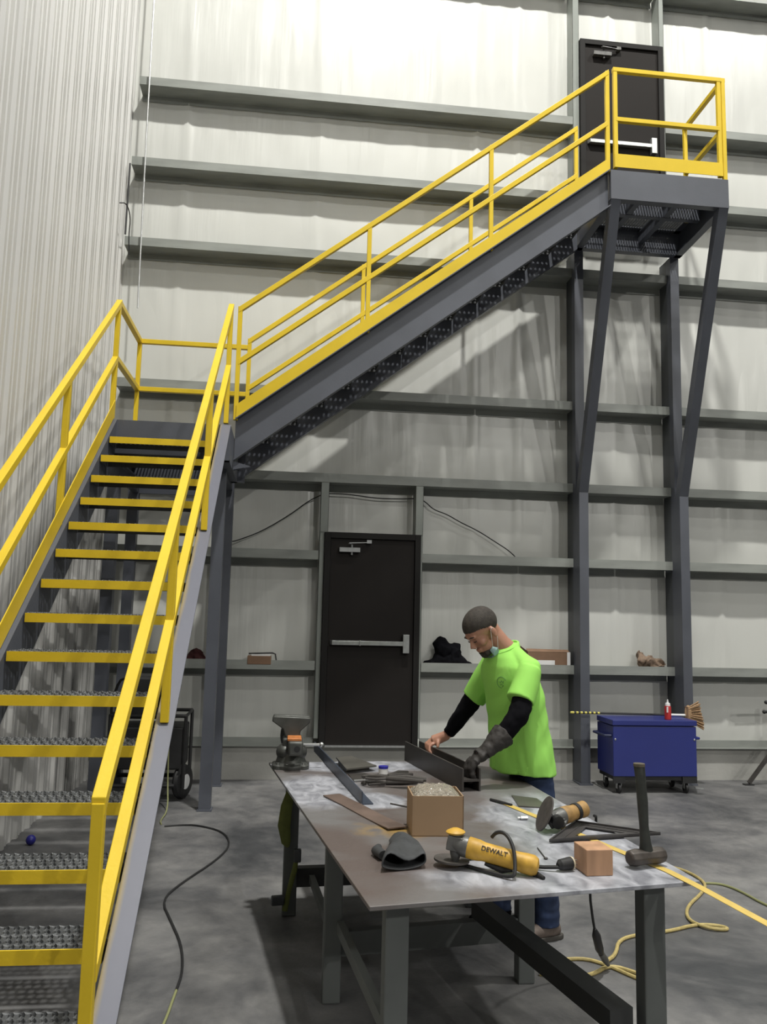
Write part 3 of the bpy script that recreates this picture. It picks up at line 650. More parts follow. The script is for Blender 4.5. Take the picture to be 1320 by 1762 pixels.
b = MB(); b.tube([(.375, 3.03, TZ+.02), (.358, 3.10, TZ+.018), (.372, 3.16, TZ+.014)], [(.018, .016), (.02, .018), (.012, .012)], 12); b.build('thumb', GLOVE, G)
# grinders
def grinder(tagl, gear, tail, bodym, disc_c, disc_n, disc_r, name_txt=False, collar=None):
    g = V(gear); t = V(tail); d = (t-g).normalized(); L = (t-g).length
    T_ = thing('angle_grinder', tagl, 'power tool', (g.x, g.y, TZ), 'angle grinders')
    b = MB(); b.lathe(g+d*.035, d, [(0, .030), (.01, .036), (.045, .035), (.065, .031), (L*.72, .031), (L*.84, .034), (L*.93, .034), (L*.985, .026), (L, .012)], 24); b.build('motor_housing', bodym, T_)
    dn = V(disc_n).normalized(); dc = V(disc_c)
    b = MB(); b.lathe(g+d*.045, -d, [(0, .036), (.02, .036), (.045, .028), (.075, .022)], 18); b.obox(g-d*.0+dn*-.004, (.055, .052, .05), frame_m(d, dn)); b.lathe(g+dn*.03, -dn, [(0, .014), (.075, .022), (.08, .012)], 14); b.lathe(g+dn*.0, dn, [(0, .024), (.03, .020), ((dc-g).length-.004, .011)], 14); bevel(b.build('gear_head', CAST, T_), .003)
    b = MB(); b.lathe(dc-dn*.004, dn, [(0, .018), (.0005, disc_r*.55), (-.002, disc_r*.62), (-.004, disc_r), (.003, disc_r), (.006, disc_r*.6), (.006, .018)], 36); b.build('grinding_disc', DISC, T_)
    return T_, g, t, d
def frame_m(d, upv):
    d = V(d).normalized(); u = V(upv); s = d.cross(u).normalized(); u = s.cross(d)
    return Matrix((d, s, u)).transposed()
GA, g, t, d = grinder('yellow angle grinder lying disc down near the front bench edge, lettering on its side', (.618, 2.95, .878), (.845, 2.845, .838), TOOLY, (.606, 2.965, .818), (-.05, 0, -1), .062)
b = MB(); b.lathe(g+V((-.002, 0, .035)), (0, 0, 1), [(0, .030), (.006, .034), (.010, .030), (.018, .012)], 20); b.build('flange_nut', TOOLY, GA)
b = MB(); b.tube([t+d*-.02+V((0, 0, -.015)), t+d*.03+V((0, 0, -.026)), (.885, 2.80, .806)], [.013, .010, .006], 10); b.build('strain_relief', BLK, GA)
b = MB(); b.tube([g+d*.10+V((0, -.01, -.036)), g+d*.16+V((0, -.008, -.040)), g+d*.20+V((0, 0, -.034))], [.006, .013, .006], 8); b.build('paddle_switch', BLK, GA)
b = MB(); pth = [(.74, 2.93, .905), (.752, 2.915, .925), (.772, 2.895, .930), (.787, 2.865, .915), (.795, 2.84, .88), (.79, 2.81, .835), (.78, 2.79, .809), (.70, 2.88, .808), (.62, 2.98, .808), (.70, 3.05, .808), (.83, 3.0, .808), (.89, 2.91, .809), (.965, 2.884, .816)]
def smooth_path(p, it=2):
    p = [V(q) for q in p]
    for _ in range(it):
        o = [p[0]]
        for i in range(len(p)-1): o += [p[i]*.75+p[i+1]*.25, p[i]*.25+p[i+1]*.75]
        o.append(p[-1]); p = o
    return p
b.tube(smooth_path(pth), .0065, 8); b.build('power_cord', BLK, GA)
b = MB(); pd = V((.93, .30, .03)).normalized(); b.lathe((.960, 2.885, .822), pd, [(0, .009), (.01, .018), (.045, .021), (.055, .021)], 16); b.build('plug', BLK, GA)
b = MB(); b.lathe(V((.960, 2.885, .822))+pd*.055, pd, [(0, .0215), (.006, .0215)], 16); b.build('plug_face', mat('cream_plastic', (.62, .55, .40), .5), GA)
b = MB()
for off in (-.008, .008): b.obox(V((.960, 2.885, .822))+pd*.071+V((0, 0, off)), (.02, .006, .002), math.atan2(pd.y, pd.x))
b.build('prong', CHR, GA, smooth=False)
# lettering on the housing
def text_on(s, size, loc, xdir, ydir, mtl, parent, ext=.0006, name='lettering'):
    cu = bpy.data.curves.new(name, 'FONT'); cu.body = s; cu.size = size; cu.extrude = ext; cu.align_x = 'CENTER'; cu.align_y = 'CENTER'; cu.offset = size*.012
    to = bpy.data.objects.new('tmp', cu); COL.objects.link(to); dg = bpy.context.evaluated_depsgraph_get(); dg.update()
    me = bpy.data.meshes.new_from_object(to.evaluated_get(dg)); bpy.data.objects.remove(to)
    x = V(xdir).normalized(); y = V(ydir); z = x.cross(y).normalized(); y = z.cross(x); M = Matrix((x, y, z)).transposed().to_4x4(); M.translation = V(loc)-V(parent['_o'])
    me.transform(M); me.materials.clear(); me.materials.append(mtl)
    o = bpy.data.objects.new(name, me); COL.objects.link(o); o.parent = parent; return o
nrm = V((0, -1, .55)); nrm = (nrm-d*nrm.dot(d)).normalized(); ydir = (V((0, 0, 1))-d*d.z); ydir = (ydir-nrm*ydir.dot(nrm)).normalized()
text_on('DEWALT', .0225, g+d*.138+nrm*.0325, d, ydir, BLK, GA)
GB, g2, t2, d2 = grinder('dirty tan angle grinder with its worn disc standing upright at the right bench edge', (1.128, 3.425, .850), (1.262, 3.50, .866), TOOLD, (1.080, 3.42, .873), (-.92, .02, .39), .072)
b = MB(); b.lathe(t2-d2*.035, d2, [(0, .0345), (.018, .0345)], 20); b.build('end_ring', BLK, GB)
b = MB(); b.lathe(g2+V((.0, -.02, -.005)), (.15, -1, -.1), [(0, .028), (.022, .026), (.024, .012)], 18); b.build('name_badge', BLKM, GB)
# triangle square, wood block, hammer, tape, fitting
b = MB(); P0, P1, P2 = V((1.044, 3.238)), V((1.256, 3.541)), V((1.54, 3.335)); C0 = (P0+P1+P2)/3
def tri(b, f0, f1, z0, z1):
    o_ = [C0+(p-C0)*f0 for p in (P0, P1, P2)]; i_ = [C0+(p-C0)*f1 for p in (P0, P1, P2)]; k = len(b.v)
    for z in (z0, z1):
        for q in o_+i_: b.v.append(V((q.x, q.y, z)))
    for a in range(3):
        c = (a+1) % 3; b.f += [(k+a, k+c, k+3+c, k+3+a), (k+6+a, k+9+a, k+9+c, k+6+c), (k+a, k+6+a, k+6+c, k+c), (k+3+a, k+3+c, k+9+c, k+9+a)]
tri(b, 1, .46, TZ+.006, TZ+.010); tri(b, 1, .95, TZ+.005, TZ+.017); tri(b, .72, .68, TZ+.006, TZ+.012)
put(b.build('triangle_square', mat('dull_aluminium', (.085, .08, .08), .45, metal=.4, var=.25, vscale=12), loc=(1.25, 3.35, TZ), smooth=False), 'grey triangular square with open centre lying behind the wood block', 'square')
b = MB(); b.obox((1.088, 2.888, TZ+.0435), (.095, .112, .086), math.radians(3)); wo = bevel(b.build('wood_block', WOOD, loc=(1.08, 2.88, TZ), smooth=False), .003)
tag(wo, 'cut wooden block beside the black plug', 'wood block')
HM = thing('sledge_hammer', 'short sledge hammer standing on its head with the dark handle upright', 'hammer', (1.30, 2.93, TZ))
b = MB(); hd = V((.96, .28, 0)).normalized(); c = V((1.300, 2.933, TZ+.035)); b.lathe(c-hd*.078, hd, [(0, .020), (.006, .027), (.03, .031), (.06, .028), (.096, .028), (.126, .031), (.150, .027), (.156, .020)], 8); bevel(b.build('head', HAMS, HM), .003)
b = MB(); b.tube([(1.300, 2.933, TZ+.05), (1.297, 2.932, TZ+.085), (1.292, 2.93, TZ+.14), (1.288, 2.93, TZ+.22), (1.282, 2.93, TZ+.30), (1.278, 2.93, TZ+.345), (1.277, 2.93, TZ+.352)], [(.026, .02), (.020, .016), (.0165, .014), (.0195, .016), (.0185, .016), (.020, .017), (.016, .013)], 14); b.build('handle', HAMH, HM)
b = MB(); b.lathe((1.2775, 2.93, TZ+.345), (0, 0, 1), [(0, .0205), (.010, .0205), (.011, .015)], 14); b.build('end_cap', mat('worn_handle_end', (.13, .11, .08), .6, var=.4, vscale=40), HM)
b = MB(); pts = [V((1.05, 3.93, TZ+.003)), V((1.16, 3.55, TZ+.003)), V((1.27, 3.16, TZ+.003)), V((1.352, 2.873, TZ+.003)), V((1.375, 2.72, TZ+.003)), V((1.43, 2.50, TZ-.013)), V((1.552, 2.25, TZ-.06)), V((1.68, 2.05, TZ-.12))]
for i in range(len(pts)-1):
    p, q = pts[i], pts[i+1]; s = V((.96, .27, 0))*.0165
    b.add([p-s, p+s, q+s, q-s]+[w_-V((0, 0, .0015)) for w_ in (p-s, p+s, q+s, q-s)], [(0, 1, 2, 3), (7, 6, 5, 4), (0, 4, 5, 1), (1, 5, 6, 2), (2, 6, 7, 3), (3, 7, 4, 0)])
TP = thing('tape_blade', 'long yellow measuring blade running under the hammer and off the right of the bench', 'measuring tape', (1.2, 3.4, TZ)); b.build('blade', TAPE, TP, smooth=False)
b = MB(); b.tube([(1.00, 3.99, TZ+.006), (1.03, 3.93, TZ+.008), (1.07, 3.87, TZ+.006)], .007, 8); b.build('end_hook', BLK, TP)
put(MB().lathe((1.025, 3.615, TZ+.009), (.9, .1, 0), [(0, .005), (.012, .005), (.013, .009), (.045, .009)], 10).build('socket', CHR, loc=(1.03, 3.62, TZ)), 'small chrome fitting left of the upright disc', 'fitting')
put(MB().tube([(.978, 3.175, TZ+.003), (.966, 3.04, TZ+.003)], .0022, 6).ell((.966, 3.035, TZ+.004), (.008, .008, .004)).build('drill_bit', STEELD, loc=(.97, 3.1, TZ)), 'thin dark nail-like bit on the bright patch behind the cord', 'bit')
put(MB().slab([(1.13, 4.09, .806), (1.235, 4.02, .806), (1.235, 3.82, .806), (1.10, 3.86, .806)], .006).build('steel_plate', STEELP, loc=(1.15, 3.95, TZ), smooth=False), 'olive-grey plate lying at the right bench edge beside the worker', 'steel plate')
# strap and clamp hanging at the far left leg
ST = thing('ratchet_strap', 'olive webbing strap hanging on the far left bench leg', 'strap', (.06, 4.85, .5))
b = MB(); b.tube([(.07, 4.80, .70), (.045, 4.79, .60), (.035, 4.79, .50), (.05, 4.79, .41), (.062, 4.79, .385)], [(.02, .006), (.032, .008), (.035, .008), (.026, .007), (.008, .004)], 10); b.build('webbing', OLIVE, ST)
b = MB(); b.tube([(.115, 4.79, .35), (.10, 4.79, .26), (.075, 4.79, .16), (.055, 4.79, .05)], [(.010, .004), (.015, .004), (.013, .004), (.015, .004)], 8); b.build('webbing', OLIVE, ST)
b = MB(); b.obox((.115, 4.79, .34), (.04, .03, .07)); b.obox((.015, 4.78, .11), (.07, .03, .05), .2); bevel(b.build('ratchet', DGRY, ST), .006)
put(bevel(MB().obox((.17, 4.45, .72), (.016, .016, .13)).obox((.17, 4.45, .66), (.022, .022, .05)).build('hanging_clamp', BLKM, loc=(.17, 4.45, .66), smooth=False), .003), 'small dark tool hanging under the left bench edge', 'tool')

# ================================================================== AROUND
# rolling tool chest
CX0, CX1, CY0, CY1 = 3.235, 4.095, 8.02, 8.44
CH_ = thing('tool_chest', 'blue steel rolling tool chest standing between the two tall posts', 'tool chest', (3.66, 8.25, 0))
bevel(MB().box((CX0, CY0, .165), (CX1, CY1, .645)).build('chest_body', BLUE, CH_, smooth=False), .006)
bevel(MB().box((CX0-.006, CY0-.008, .652), (CX1+.006, CY1, .705)).build('lid', BLUE, CH_, smooth=False), .006)
b = MB(); b.box((CX0+.02, CY0+.02, .125), (CX1-.02, CY1, .165)); b.box((CX0, CY0+.005, .10), (CX0+.12, CY0+.02, .165)); b.box((CX1-.15, CY0+.005, .10), (CX1, CY0+.02, .165)); b.build('skid', BLKM, CH_, smooth=False)
b = MB(); b.tube([(CX0, CY0+.05, .545), (CX0-.055, CY0+.06, .545), (CX0-.055, CY1-.05, .545), (CX0, CY1-.04, .545)], .013, 10); b.build('side_handle', BLUED, CH_)
b = MB(); b.tube([(CX1, CY0+.05, .525), (CX1+.055, CY0+.06, .525), (CX1+.055, CY1-.05, .525), (CX1, CY1-.04, .525)], .013, 10); b.build('side_handle', BLUE, CH_)
for x in (CX0+.022, CX1-.022): MB().lathe((x, CY0-.001, .52), (0, -1, 0), [(0, .010), (.003, .010), (.005, .005)], 12).build('lock_stud', CHR, CH_)
for x, y in ((CX0+.07, CY0+.05), (CX1-.10, CY0+.05), (CX0+.06, CY1-.07), (CX1-.10, CY1-.07)):
    w_ = MB().lathe((x-.014, y, .048), (1, 0, 0), [(0, .044), (.004, .048), (.024, .048), (.028, .044)], 20).build('caster', BLK, CH_)
    MB().box((x-.022, y-.02, .045), (x-.018, y+.02, .125)).box((x+.018, y-.02, .045), (x+.022, y+.02, .125)).build('caster_fork', CHR, w_, smooth=False)
MB().bar((CX1-.03, CY0-.01, .06), (CX1+.05, CY0-.02, .055), .03, .008).build('brake_pedal', CHR, CH_, smooth=False)
BT = thing('squeeze_bottle', 'red squeeze bottle with white nozzle on the blue chest', 'bottle', (3.84, 8.10, .705))
MB().lathe((3.84, 8.10, .705), (0, 0, 1), [(0, .030), (.004, .033), (.12, .033), (.135, .028)], 20).build('bottle', RED, BT)
MB().lathe((3.84, 8.10, .84), (0, 0, 1), [(0, .026), (.025, .024), (.03, .010), (.062, .005)], 16).build('nozzle', WHT, BT)
MB().obox((3.822, 8.068, .805), (.02, .004, .055), .3).build('paper_label', WHT, BT, smooth=False)
BR = thing('broom', 'straw broom laid across the back of the blue chest, bristles over its right end', 'broom', (3.6, 8.34, .72))
MB().tube([(2.93, 8.34, .738), (4.16, 8.34, .722)], .011, 10).build('handle', BLKM, BR)
b = MB()
for k in range(7): b.lathe((2.93+.045*k, 8.34, .738-.0006*k), (1, 0, -.013), [(0, .0125), (.022, .0125)], 10)
b.lathe((2.915, 8.34, .738), (1, 0, 0), [(0, .010), (.02, .0125)], 10); b.build('grip_stripes', mat('yellow_tape_stripes', (.62, .55, .12), .6), BR)
MB().lathe((3.98, 8.34, .7245), (1, 0, -.013), [(0, .0125), (.18, .0125)], 10).build('pale_ferrule', WHT, BR)
b = MB(); N = 9
for i in range(60):
    f = i/59; z = .855-.30*f*1.0; x_ = 4.285+.055*math.sin(f*1.4)+random.uniform(-.008, .008)
    yy = 8.34+random.uniform(-.02, .02); b.tube([(4.16+.012*random.random(), yy, .80-.13*f), (x_, yy, .868-.29*f+random.uniform(-.006, .006))], [.005, .006], 5)
b.ell((4.175, 8.34, .735), (.04, .025, .09)); b.build('bristles', STRAW, BR); MB().box((4.15, 8.315, .66), (4.165, 8.365, .81)).build('stitching', CARD2, BR)
# tripod leg at right edge
TR = thing('pipe_stand', 'dark tripod pipe stand half cut by the right picture edge', 'stand', (5.42, 8.3, 0))
b = MB(); b.bar((4.885, 8.46, .02), (5.36, 8.42, .62), .034, .034); b.build('leg', STEELD, TR); MB().box((4.83, 8.43, 0), (4.93, 8.49, .012)).build('foot', BLKM, TR)
b = MB(); b.bar((5.85, 8.46, .02), (5.42, 8.42, .62), .034, .034); b.build('leg', STEELD, TR); b = MB(); b.bar((5.40, 8.05, .02), (5.40, 8.38, .62), .034, .034); b.build('leg', STEELD, TR)
MB().lathe((5.39, 8.42, .5), (0, 0, 1), [(0, .03), (.42, .03)], 12).build('column', STEELD, TR)
for z, xx in ((.755, 5.06), (.855, 5.085)): MB().tube([(xx, 8.42, z), (5.39, 8.42, z+.01)], .014, 8).ell((xx, 8.42, z), (.02, .02, .02)).build('screw_handle', BLK, TR)
# things on the girts
gz = GZ[7]-.09
def lump(name, label, cat, mtl, c, r, amp, fr, seed, extra=(), loc=None):
    b = MB(); b.ell(c, r, n=36, m_=24)
    for c2, r2 in extra: b.ell(c2, r2, n=30, m_=20)
    b.noise(amp, fr, seed).noise(amp*.4, fr*2.7, seed+3)
    zb = GZ[7]-.085
    for i, p in enumerate(b.v):
        if p.z < zb: b.v[i].z = zb
        if p.y > 8.83: b.v[i].y = 8.83
        if p.y < 8.66: b.v[i].y = 8.66+.3*(p.y-8.66)
    return tag(b.build(name, mtl, loc=loc or c, ang=50), label, cat)
lump('jacket', 'crumpled black jacket heaped on the girt left of the worker', 'jacket', BLKC, (1.72, 8.76, 1.20), (.20, .07, .12), .05, 7, 1, [((1.66, 8.76, 1.36), (.09, .06, .12)), ((1.78, 8.76, 1.30), (.10, .06, .12)), ((1.58, 8.76, 1.17), (.13, .06, .07)), ((1.90, 8.76, 1.16), (.10, .05, .06))])
lump('paper_bag', 'crumpled brown paper on the girt between the tall posts', 'paper', PAPER, (3.98, 8.75, 1.21), (.14, .06, .08), .04, 14, 2, [((3.86, 8.75, 1.26), (.06, .055, .085)), ((4.08, 8.75, 1.19), (.06, .05, .06))])
lump('rag', 'small dark rag lying on the girt behind the lower stair flight', 'rag', mat('dark_red_rag', (.05, .012, .012), .9), (-.90, 8.75, 1.20), (.10, .05, .08), .04, 12, 5)
B2 = thing('carton', 'open brown carton on the girt behind the worker', 'box', (2.82, 8.75, gz+.002))
b = MB(); x0, x1, y0, y1, z0, z1 = 2.56, 3.02, 8.665, 8.83, gz+.002, gz+.235
b.box((x0, y0, z0), (x1, y0+.004, z1-.01)); b.box((x0, y1-.004, z0), (x1, y1, z1)); b.box((x0, y0, z0), (x0+.004, y1, z1)); b.box((x1-.004, y0, z0), (x1, y1, z1)); b.box((x0, y0, z0), (x1, y1, z0+.004)); b.build('carton', CARD2, B2, smooth=False)
b = MB(); b.slab([(x0, y0, z1-.01), (x1, y0, z1-.01), (x1, y0+.05, z1+.015), (x0, y0+.05, z1+.02)], .003); b.slab([(x0, y0+.02, z1), (x0-.07, y0+.02, z1+.05), (x0-.07, y1, z1+.05), (x0, y1, z1)], .003); b.build('flap', CARD2, B2, smooth=False)
MB().box((x0+.10, y0-.002, z0+.088), (x0+.30, y0, z0+.135)).build('shipping_label', WHT, B2, smooth=False)
MB().box((x1-.025, y0-.004, z0+.05), (x1+.01, y0+.002, z1-.01)).build('tape_strip', WHT, B2, smooth=False)
B3 = thing('small_box', 'small tan box with a dark clip on the girt left of the lower door', 'box', (-.24, 8.70, gz))
bevel(MB().box((-.37, 8.645, gz+.045), (-.13, 8.80, gz+.13)).build('box', CARD2, B3, smooth=False), .005)
b = MB(); b.tube([(-.36, 8.70, gz+.15), (-.12, 8.70, gz+.16), (-.09, 8.70, gz+.15), (-.075, 8.69, gz+.07)], .008, 8); b.build('clip', BLKM, B3); MB().box((-.33, 8.66, gz+.13), (-.14, 8.78, gz+.145)).build('contents', WHT, B3, smooth=False)
# welder cart behind the stairs
WC = thing('welder_cart', 'black wheeled engine welder standing behind the lower stair flight', 'welder', (-1.15, 8.0, 0))
bevel(MB().box((-1.50, 7.72, .27), (-.862, 8.18, .64)).build('housing', BLKM, WC, smooth=False), .015)
b = MB()
for x in (-1.50, -.845):
    for y in (7.70, 8.20): b.tube([(x, y, .12), (x, y, .74)], .016, 8)
b.tube([(-1.5, 7.70, .74), (-.845, 7.70, .74), (-.845, 8.2, .74), (-1.5, 8.2, .74), (-1.5, 7.70, .74)], .016, 8); b.tube([(-1.5, 7.70, .14), (-.92, 7.70, .14)], .02, 8); b.tube([(-1.5, 8.2, .14), (-.92, 8.2, .14)], .02, 8); b.bar((-.92, 7.72, .15), (-.85, 7.72, .33), .03); b.build('frame', BLKM, WC)
for x, y in ((-.86, 7.84), (-1.58, 7.84)):
    w_ = MB().lathe((x-.035, y, .155), (1, -.42, 0), [(0, .11), (.01, .142), (.03, .152), (.060, .142), (.072, .11)], 28).build('wheel', BLK, WC)
    MB().lathe((x-.037, y, .155), (1, -.42, 0), [(0, .065), (.075, .065), (.079, .02)], 20).build('hub', WHT, w_)
bevel(MB().box((-1.42, 7.78, .70), (-.98, 8.12, 1.08)).build('engine_cover', BLKM, WC, smooth=False), .03)
b = MB(); b.tube(smooth_path([(-1.1, 7.76, 1.0), (-1.0, 7.7, 1.15), (-.92, 7.72, .95), (-.95, 7.70, .80)]), .014, 8); b.tube(smooth_path([(-1.3, 7.76, .9), (-1.42, 7.7, 1.12), (-1.52, 7.74, .8), (-1.45, 7.70, .6)]), .012, 8); b.build('hose', BLK, WC)
MB().box((-1.15, 7.715, .50), (-1.05, 7.722, .60)).build('gauge_plate', CAST, WC, smooth=False)
# cords on floor and walls
def cord(name, label, pts, r, mtl, it=2, cat='cord', lift=None):
    p = smooth_path(pts, it); return tag(MB().tube(p, r, 8).build(name, mtl, loc=tuple(p[0])), label, cat)
cord('floor_cord', 'dark cord snaking over the floor between the stairs and the bench', [(-.872, 6.833, .008), (-.75, 6.87, .008), (-.623, 6.864, .008), (-.407, 6.664, .008), (-.327, 6.304, .008), (-.392, 5.931, .008), (-.579, 5.422, .008), (-.65, 5.13, .008), (-.547, 4.785, .008), (-.453, 4.461, .008), (-.41, 4.15, .008), (-.415, 3.95, .008)], .0062, BLKM)
cord('floor_cord', 'yellow-green cord end continuing the dark floor cord at the bottom edge', [(-.415, 3.95, .007), (-.418, 3.88, .007), (-.423, 3.676, .007), (-.45, 3.4, .007), (-.5, 3.1, .007)], .006, CORDG)
cord('electric_cable', 'thin yellow-green cord dropping behind the right stringer to the floor', [(-.97, 7.6, .50), (-.95, 7.5, .2), (-.91, 7.3, .02), (-.93, 7.0, .007), (-.905, 6.9, .007)], .006, CORDG)
cord('extension_cord', 'yellow extension cord looping over the floor right of the bench', [(1.35, 4.16, .008), (1.511, 4.19, .008), (1.60, 4.12, .008), (1.70, 3.93, .008), (1.76, 3.87, .012), (1.72, 3.99, .012), (1.62, 4.10, .010), (1.50, 3.99, .010), (1.35, 3.97, .008), (1.25, 4.02, .008)], .0095, CORDY)
cord('extension_cord', 'yellow extension cord run from the plug past the front bench leg into a small loop', [(1.617, 4.13, .012), (1.70, 4.21, .012), (1.79, 4.40, .010), (1.933, 4.47, .010), (2.114, 4.50, .010), (2.326, 4.60, .010), (2.46, 4.56, .010), (2.46, 4.50, .010), (2.34, 4.52, .016), (2.30, 4.66, .012), (2.40, 4.87, .010), (2.634, 5.121, .010), (2.75, 5.30, .010), (2.744, 5.57, .010), (2.60, 5.72, .010)], .0095, CORDY)
cord('extension_cord', 'pale cord leaving at the right picture edge beyond the tape blade', [(2.744, 5.30, .008), (2.84, 5.28, .008), (2.89, 5.15, .008), (2.90, 4.85, .008), (3.05, 4.5, .008)], .0075, CORDG)
o = cord('electric_cable', 'black tool cord hanging off the far bench side down to the yellow extension cord', [(1.385, 3.66, .806), (1.42, 3.72, .79), (1.44, 3.82, .62), (1.45, 3.90, .41), (1.47, 3.92, .30), (1.49, 3.94, .22)], .006, BLK)
CP = MB(); CP.tube([(1.487, 3.935, .235), (1.50, 3.95, .20), (1.53, 3.99, .125), (1.545, 4.01, .10)], [(.008, .008), (.020, .020), (.020, .020), (.014, .014)], 12); tag(CP.build('cord_connector', BLKM, loc=(1.49, 3.94, .2)), 'black cord connector hanging just above the floor', 'connector')
tag(MB().lathe((1.548, 4.015, .095), (.4, .3, -.55), [(0, .015), (.05, .017), (.09, .010)], 12).build('cord_plug', CAST, loc=(1.55, 4.02, .08)), 'clear plug end below the black connector at the yellow cord', 'plug')
cord('wall_wire', 'thin black wire sagging on the wall left of the lower door', [(-.60, 8.66, 2.40), (-.568, 8.80, 2.405), (-.287, 8.80, 2.52), (.012, 8.80, 2.715), (.20, 8.80, 2.87), (.333, 8.78, 2.935)], .006, BLK)
cord('wall_wire', 'thin black wire between the two short studs above the lower door', [(.38, 8.80, 2.955), (.627, 8.80, 2.957), (.9, 8.80, 2.925), (1.134, 8.80, 2.925), (1.38, 8.80, 2.94)], .006, BLK)
cord('wall_wire', 'thin black wire sloping down right of the lower door to the next girt', [(1.415, 8.80, 2.93), (1.47, 8.80, 2.90), (1.552, 8.80, 2.824), (1.70, 8.80, 2.78), (1.843, 8.80, 2.70), (2.05, 8.80, 2.61), (2.234, 8.80, 2.50), (2.40, 8.79, 2.40), (2.515, 8.78, 2.28)], .006, BLK)
cord('corner_cable_or_gap', 'thin steel cable hanging down the back corner from above', [(-1.697, 8.6, 12.3), (-1.694, 8.6, 8.339), (-1.68, 8.6, 6.5), (-1.66, 8.6, 4.81)], .009, CHR, 1)
cord('wall_wire', 'short curled wire end at the left wall above the third girt', [(-1.86, 8.35, 5.83), (-1.80, 8.4, 5.86), (-1.77, 8.5, 5.76), (-1.80, 8.6, 5.60), (-1.79, 8.64, 5.40)], .006, BLKM)
cord('corner_cable_or_gap', 'dark line for the shaded gap down the back corner between the second and third girts', [(-1.838, 8.62, 6.42), (-1.84, 8.62, 5.62)], .010, BLKM, 1)  # dark tube stands in for the shaded gap between the walls
tag(MB().ell((-1.73, 6.35, .035), (.034, .034, .035)).build('blue_cap', mat('blue_plastic', (.02, .02, .20), .4), loc=(-1.73, 6.35, 0)), 'small blue round cap on the floor at the foot of the left wall', 'cap')

# ================================================================== WORKER
PE = thing('person', 'man in lime tee and black sleeves bending over the bench, one hand gloved', 'person', (1.36, 4.55, 0))
fa = math.radians(22); Fh = V((-math.cos(fa), -math.sin(fa), 0)); Lh = V((-Fh.y, Fh.x, 0))   # Lh: his left
if Lh.y > 0: Lh = -Lh
hp = math.radians(44); HF = Fh*math.cos(hp)-ZUP*math.sin(hp); HU = Fh*math.sin(hp)+ZUP*math.cos(hp); HO = V((1.088, 4.515, 1.585))
def H(f, l, u): return HO+HF*f+Lh*l+HU*u
HR = Matrix((HF, Lh, HU)).transposed()
nsh, fsh = V((1.315, 4.395, 1.395)), V((1.205, 4.735, 1.405))
nel, nwr, nha = V((1.225, 4.30, 1.165)), V((1.10, 4.295, 1.012)), V((1.035, 4.27, .975))
fel, fwr, fha = V((1.075, 4.84, 1.150)), V((.975, 4.93, .975)), V((.915, 4.955, .935))
b = MB()
b.ell(H(-.005, 0, .055), (.100, .077, .080), HR, 24, 16)          # cranium
b.ell(H(-.030, 0, .045), (.078, .074, .075), HR, 24, 16)
b.ell(H(.045, 0, .01), (.050, .060, .070), HR, 20, 14)           # face
b.ell(H(.045, 0, -.050), (.042, .048, .055), HR, 18, 12)         # jaw
b.ell(H(.073, 0, -.095), (.020, .026, .018), HR)                 # chin
b.ell(H(.085, 0, .042), (.017, .050, .014), HR)                  # brow
b.tube([H(.086, 0, .030), H(.103, 0, .006), H(.116, 0, -.014)], [.009, .011, .013], 10)  # nose
b.ell(H(.104, .010, -.018), (.010, .008, .008), HR); b.ell(H(.104, -.010, -.018), (.010, .008, .008), HR)
b.ell(H(.090, 0, -.045), (.013, .024, .007), HR); b.ell(H(.088, 0, -.058), (.013, .021, .007), HR)
for sgn in (1, -1):
    b.ell(H(.062, sgn*.045, -.010), (.025, .020, .022), HR)
    b.ell(H(-.010, sgn*.080, .0), (.018, .009, .032), HR, 14, 10); b.ell(H(-.004, sgn*.082, -.022), (.010, .008, .014), HR)
nb = V((1.262, 4.555, 1.46))
b.tube([H(-.035, 0, .02), H(-.035, 0, -.045), V((1.19, 4.54, 1.52)), nb, nb+V((.03, .01, -.08))], [.058, .055, .056, .064, .08], 20)
b.tube([V((1.265, 4.56, 1.40)), V((1.275, 4.565, 1.25)), V((1.305, 4.565, 1.05)), V((1.34, 4.562, .90))], [(.085, .14), (.095, .15), (.09, .145), (.085, .14)], 24)
b.tube([nsh, fsh], [.055, .055], 16); b.ell(nsh, (.048, .045, .048)); b.ell(fsh, (.048, .045, .048))
for a, e, w, h in ((nsh, nel, nwr, nha), (fsh, fel, fwr, fha)):
    b.tube([a, a.lerp(e, .5), e, e.lerp(w, .4), w], [.052, .047, .040, .038, .027], 16)
legsP = (((1.375, 4.47, .90), (1.405, 4.45, .50), (1.425, 4.46, .09)), ((1.365, 4.64, .90), (1.33, 4.70, .50), (1.235, 4.715, .09)))
for l_ in legsP: b.tube([V(l_[0]), V(l_[0]).lerp(V(l_[1]), .5), V(l_[1]), V(l_[1]).lerp(V(l_[2]), .4), V(l_[2])], [.066, .064, .050, .050, .038], 16)
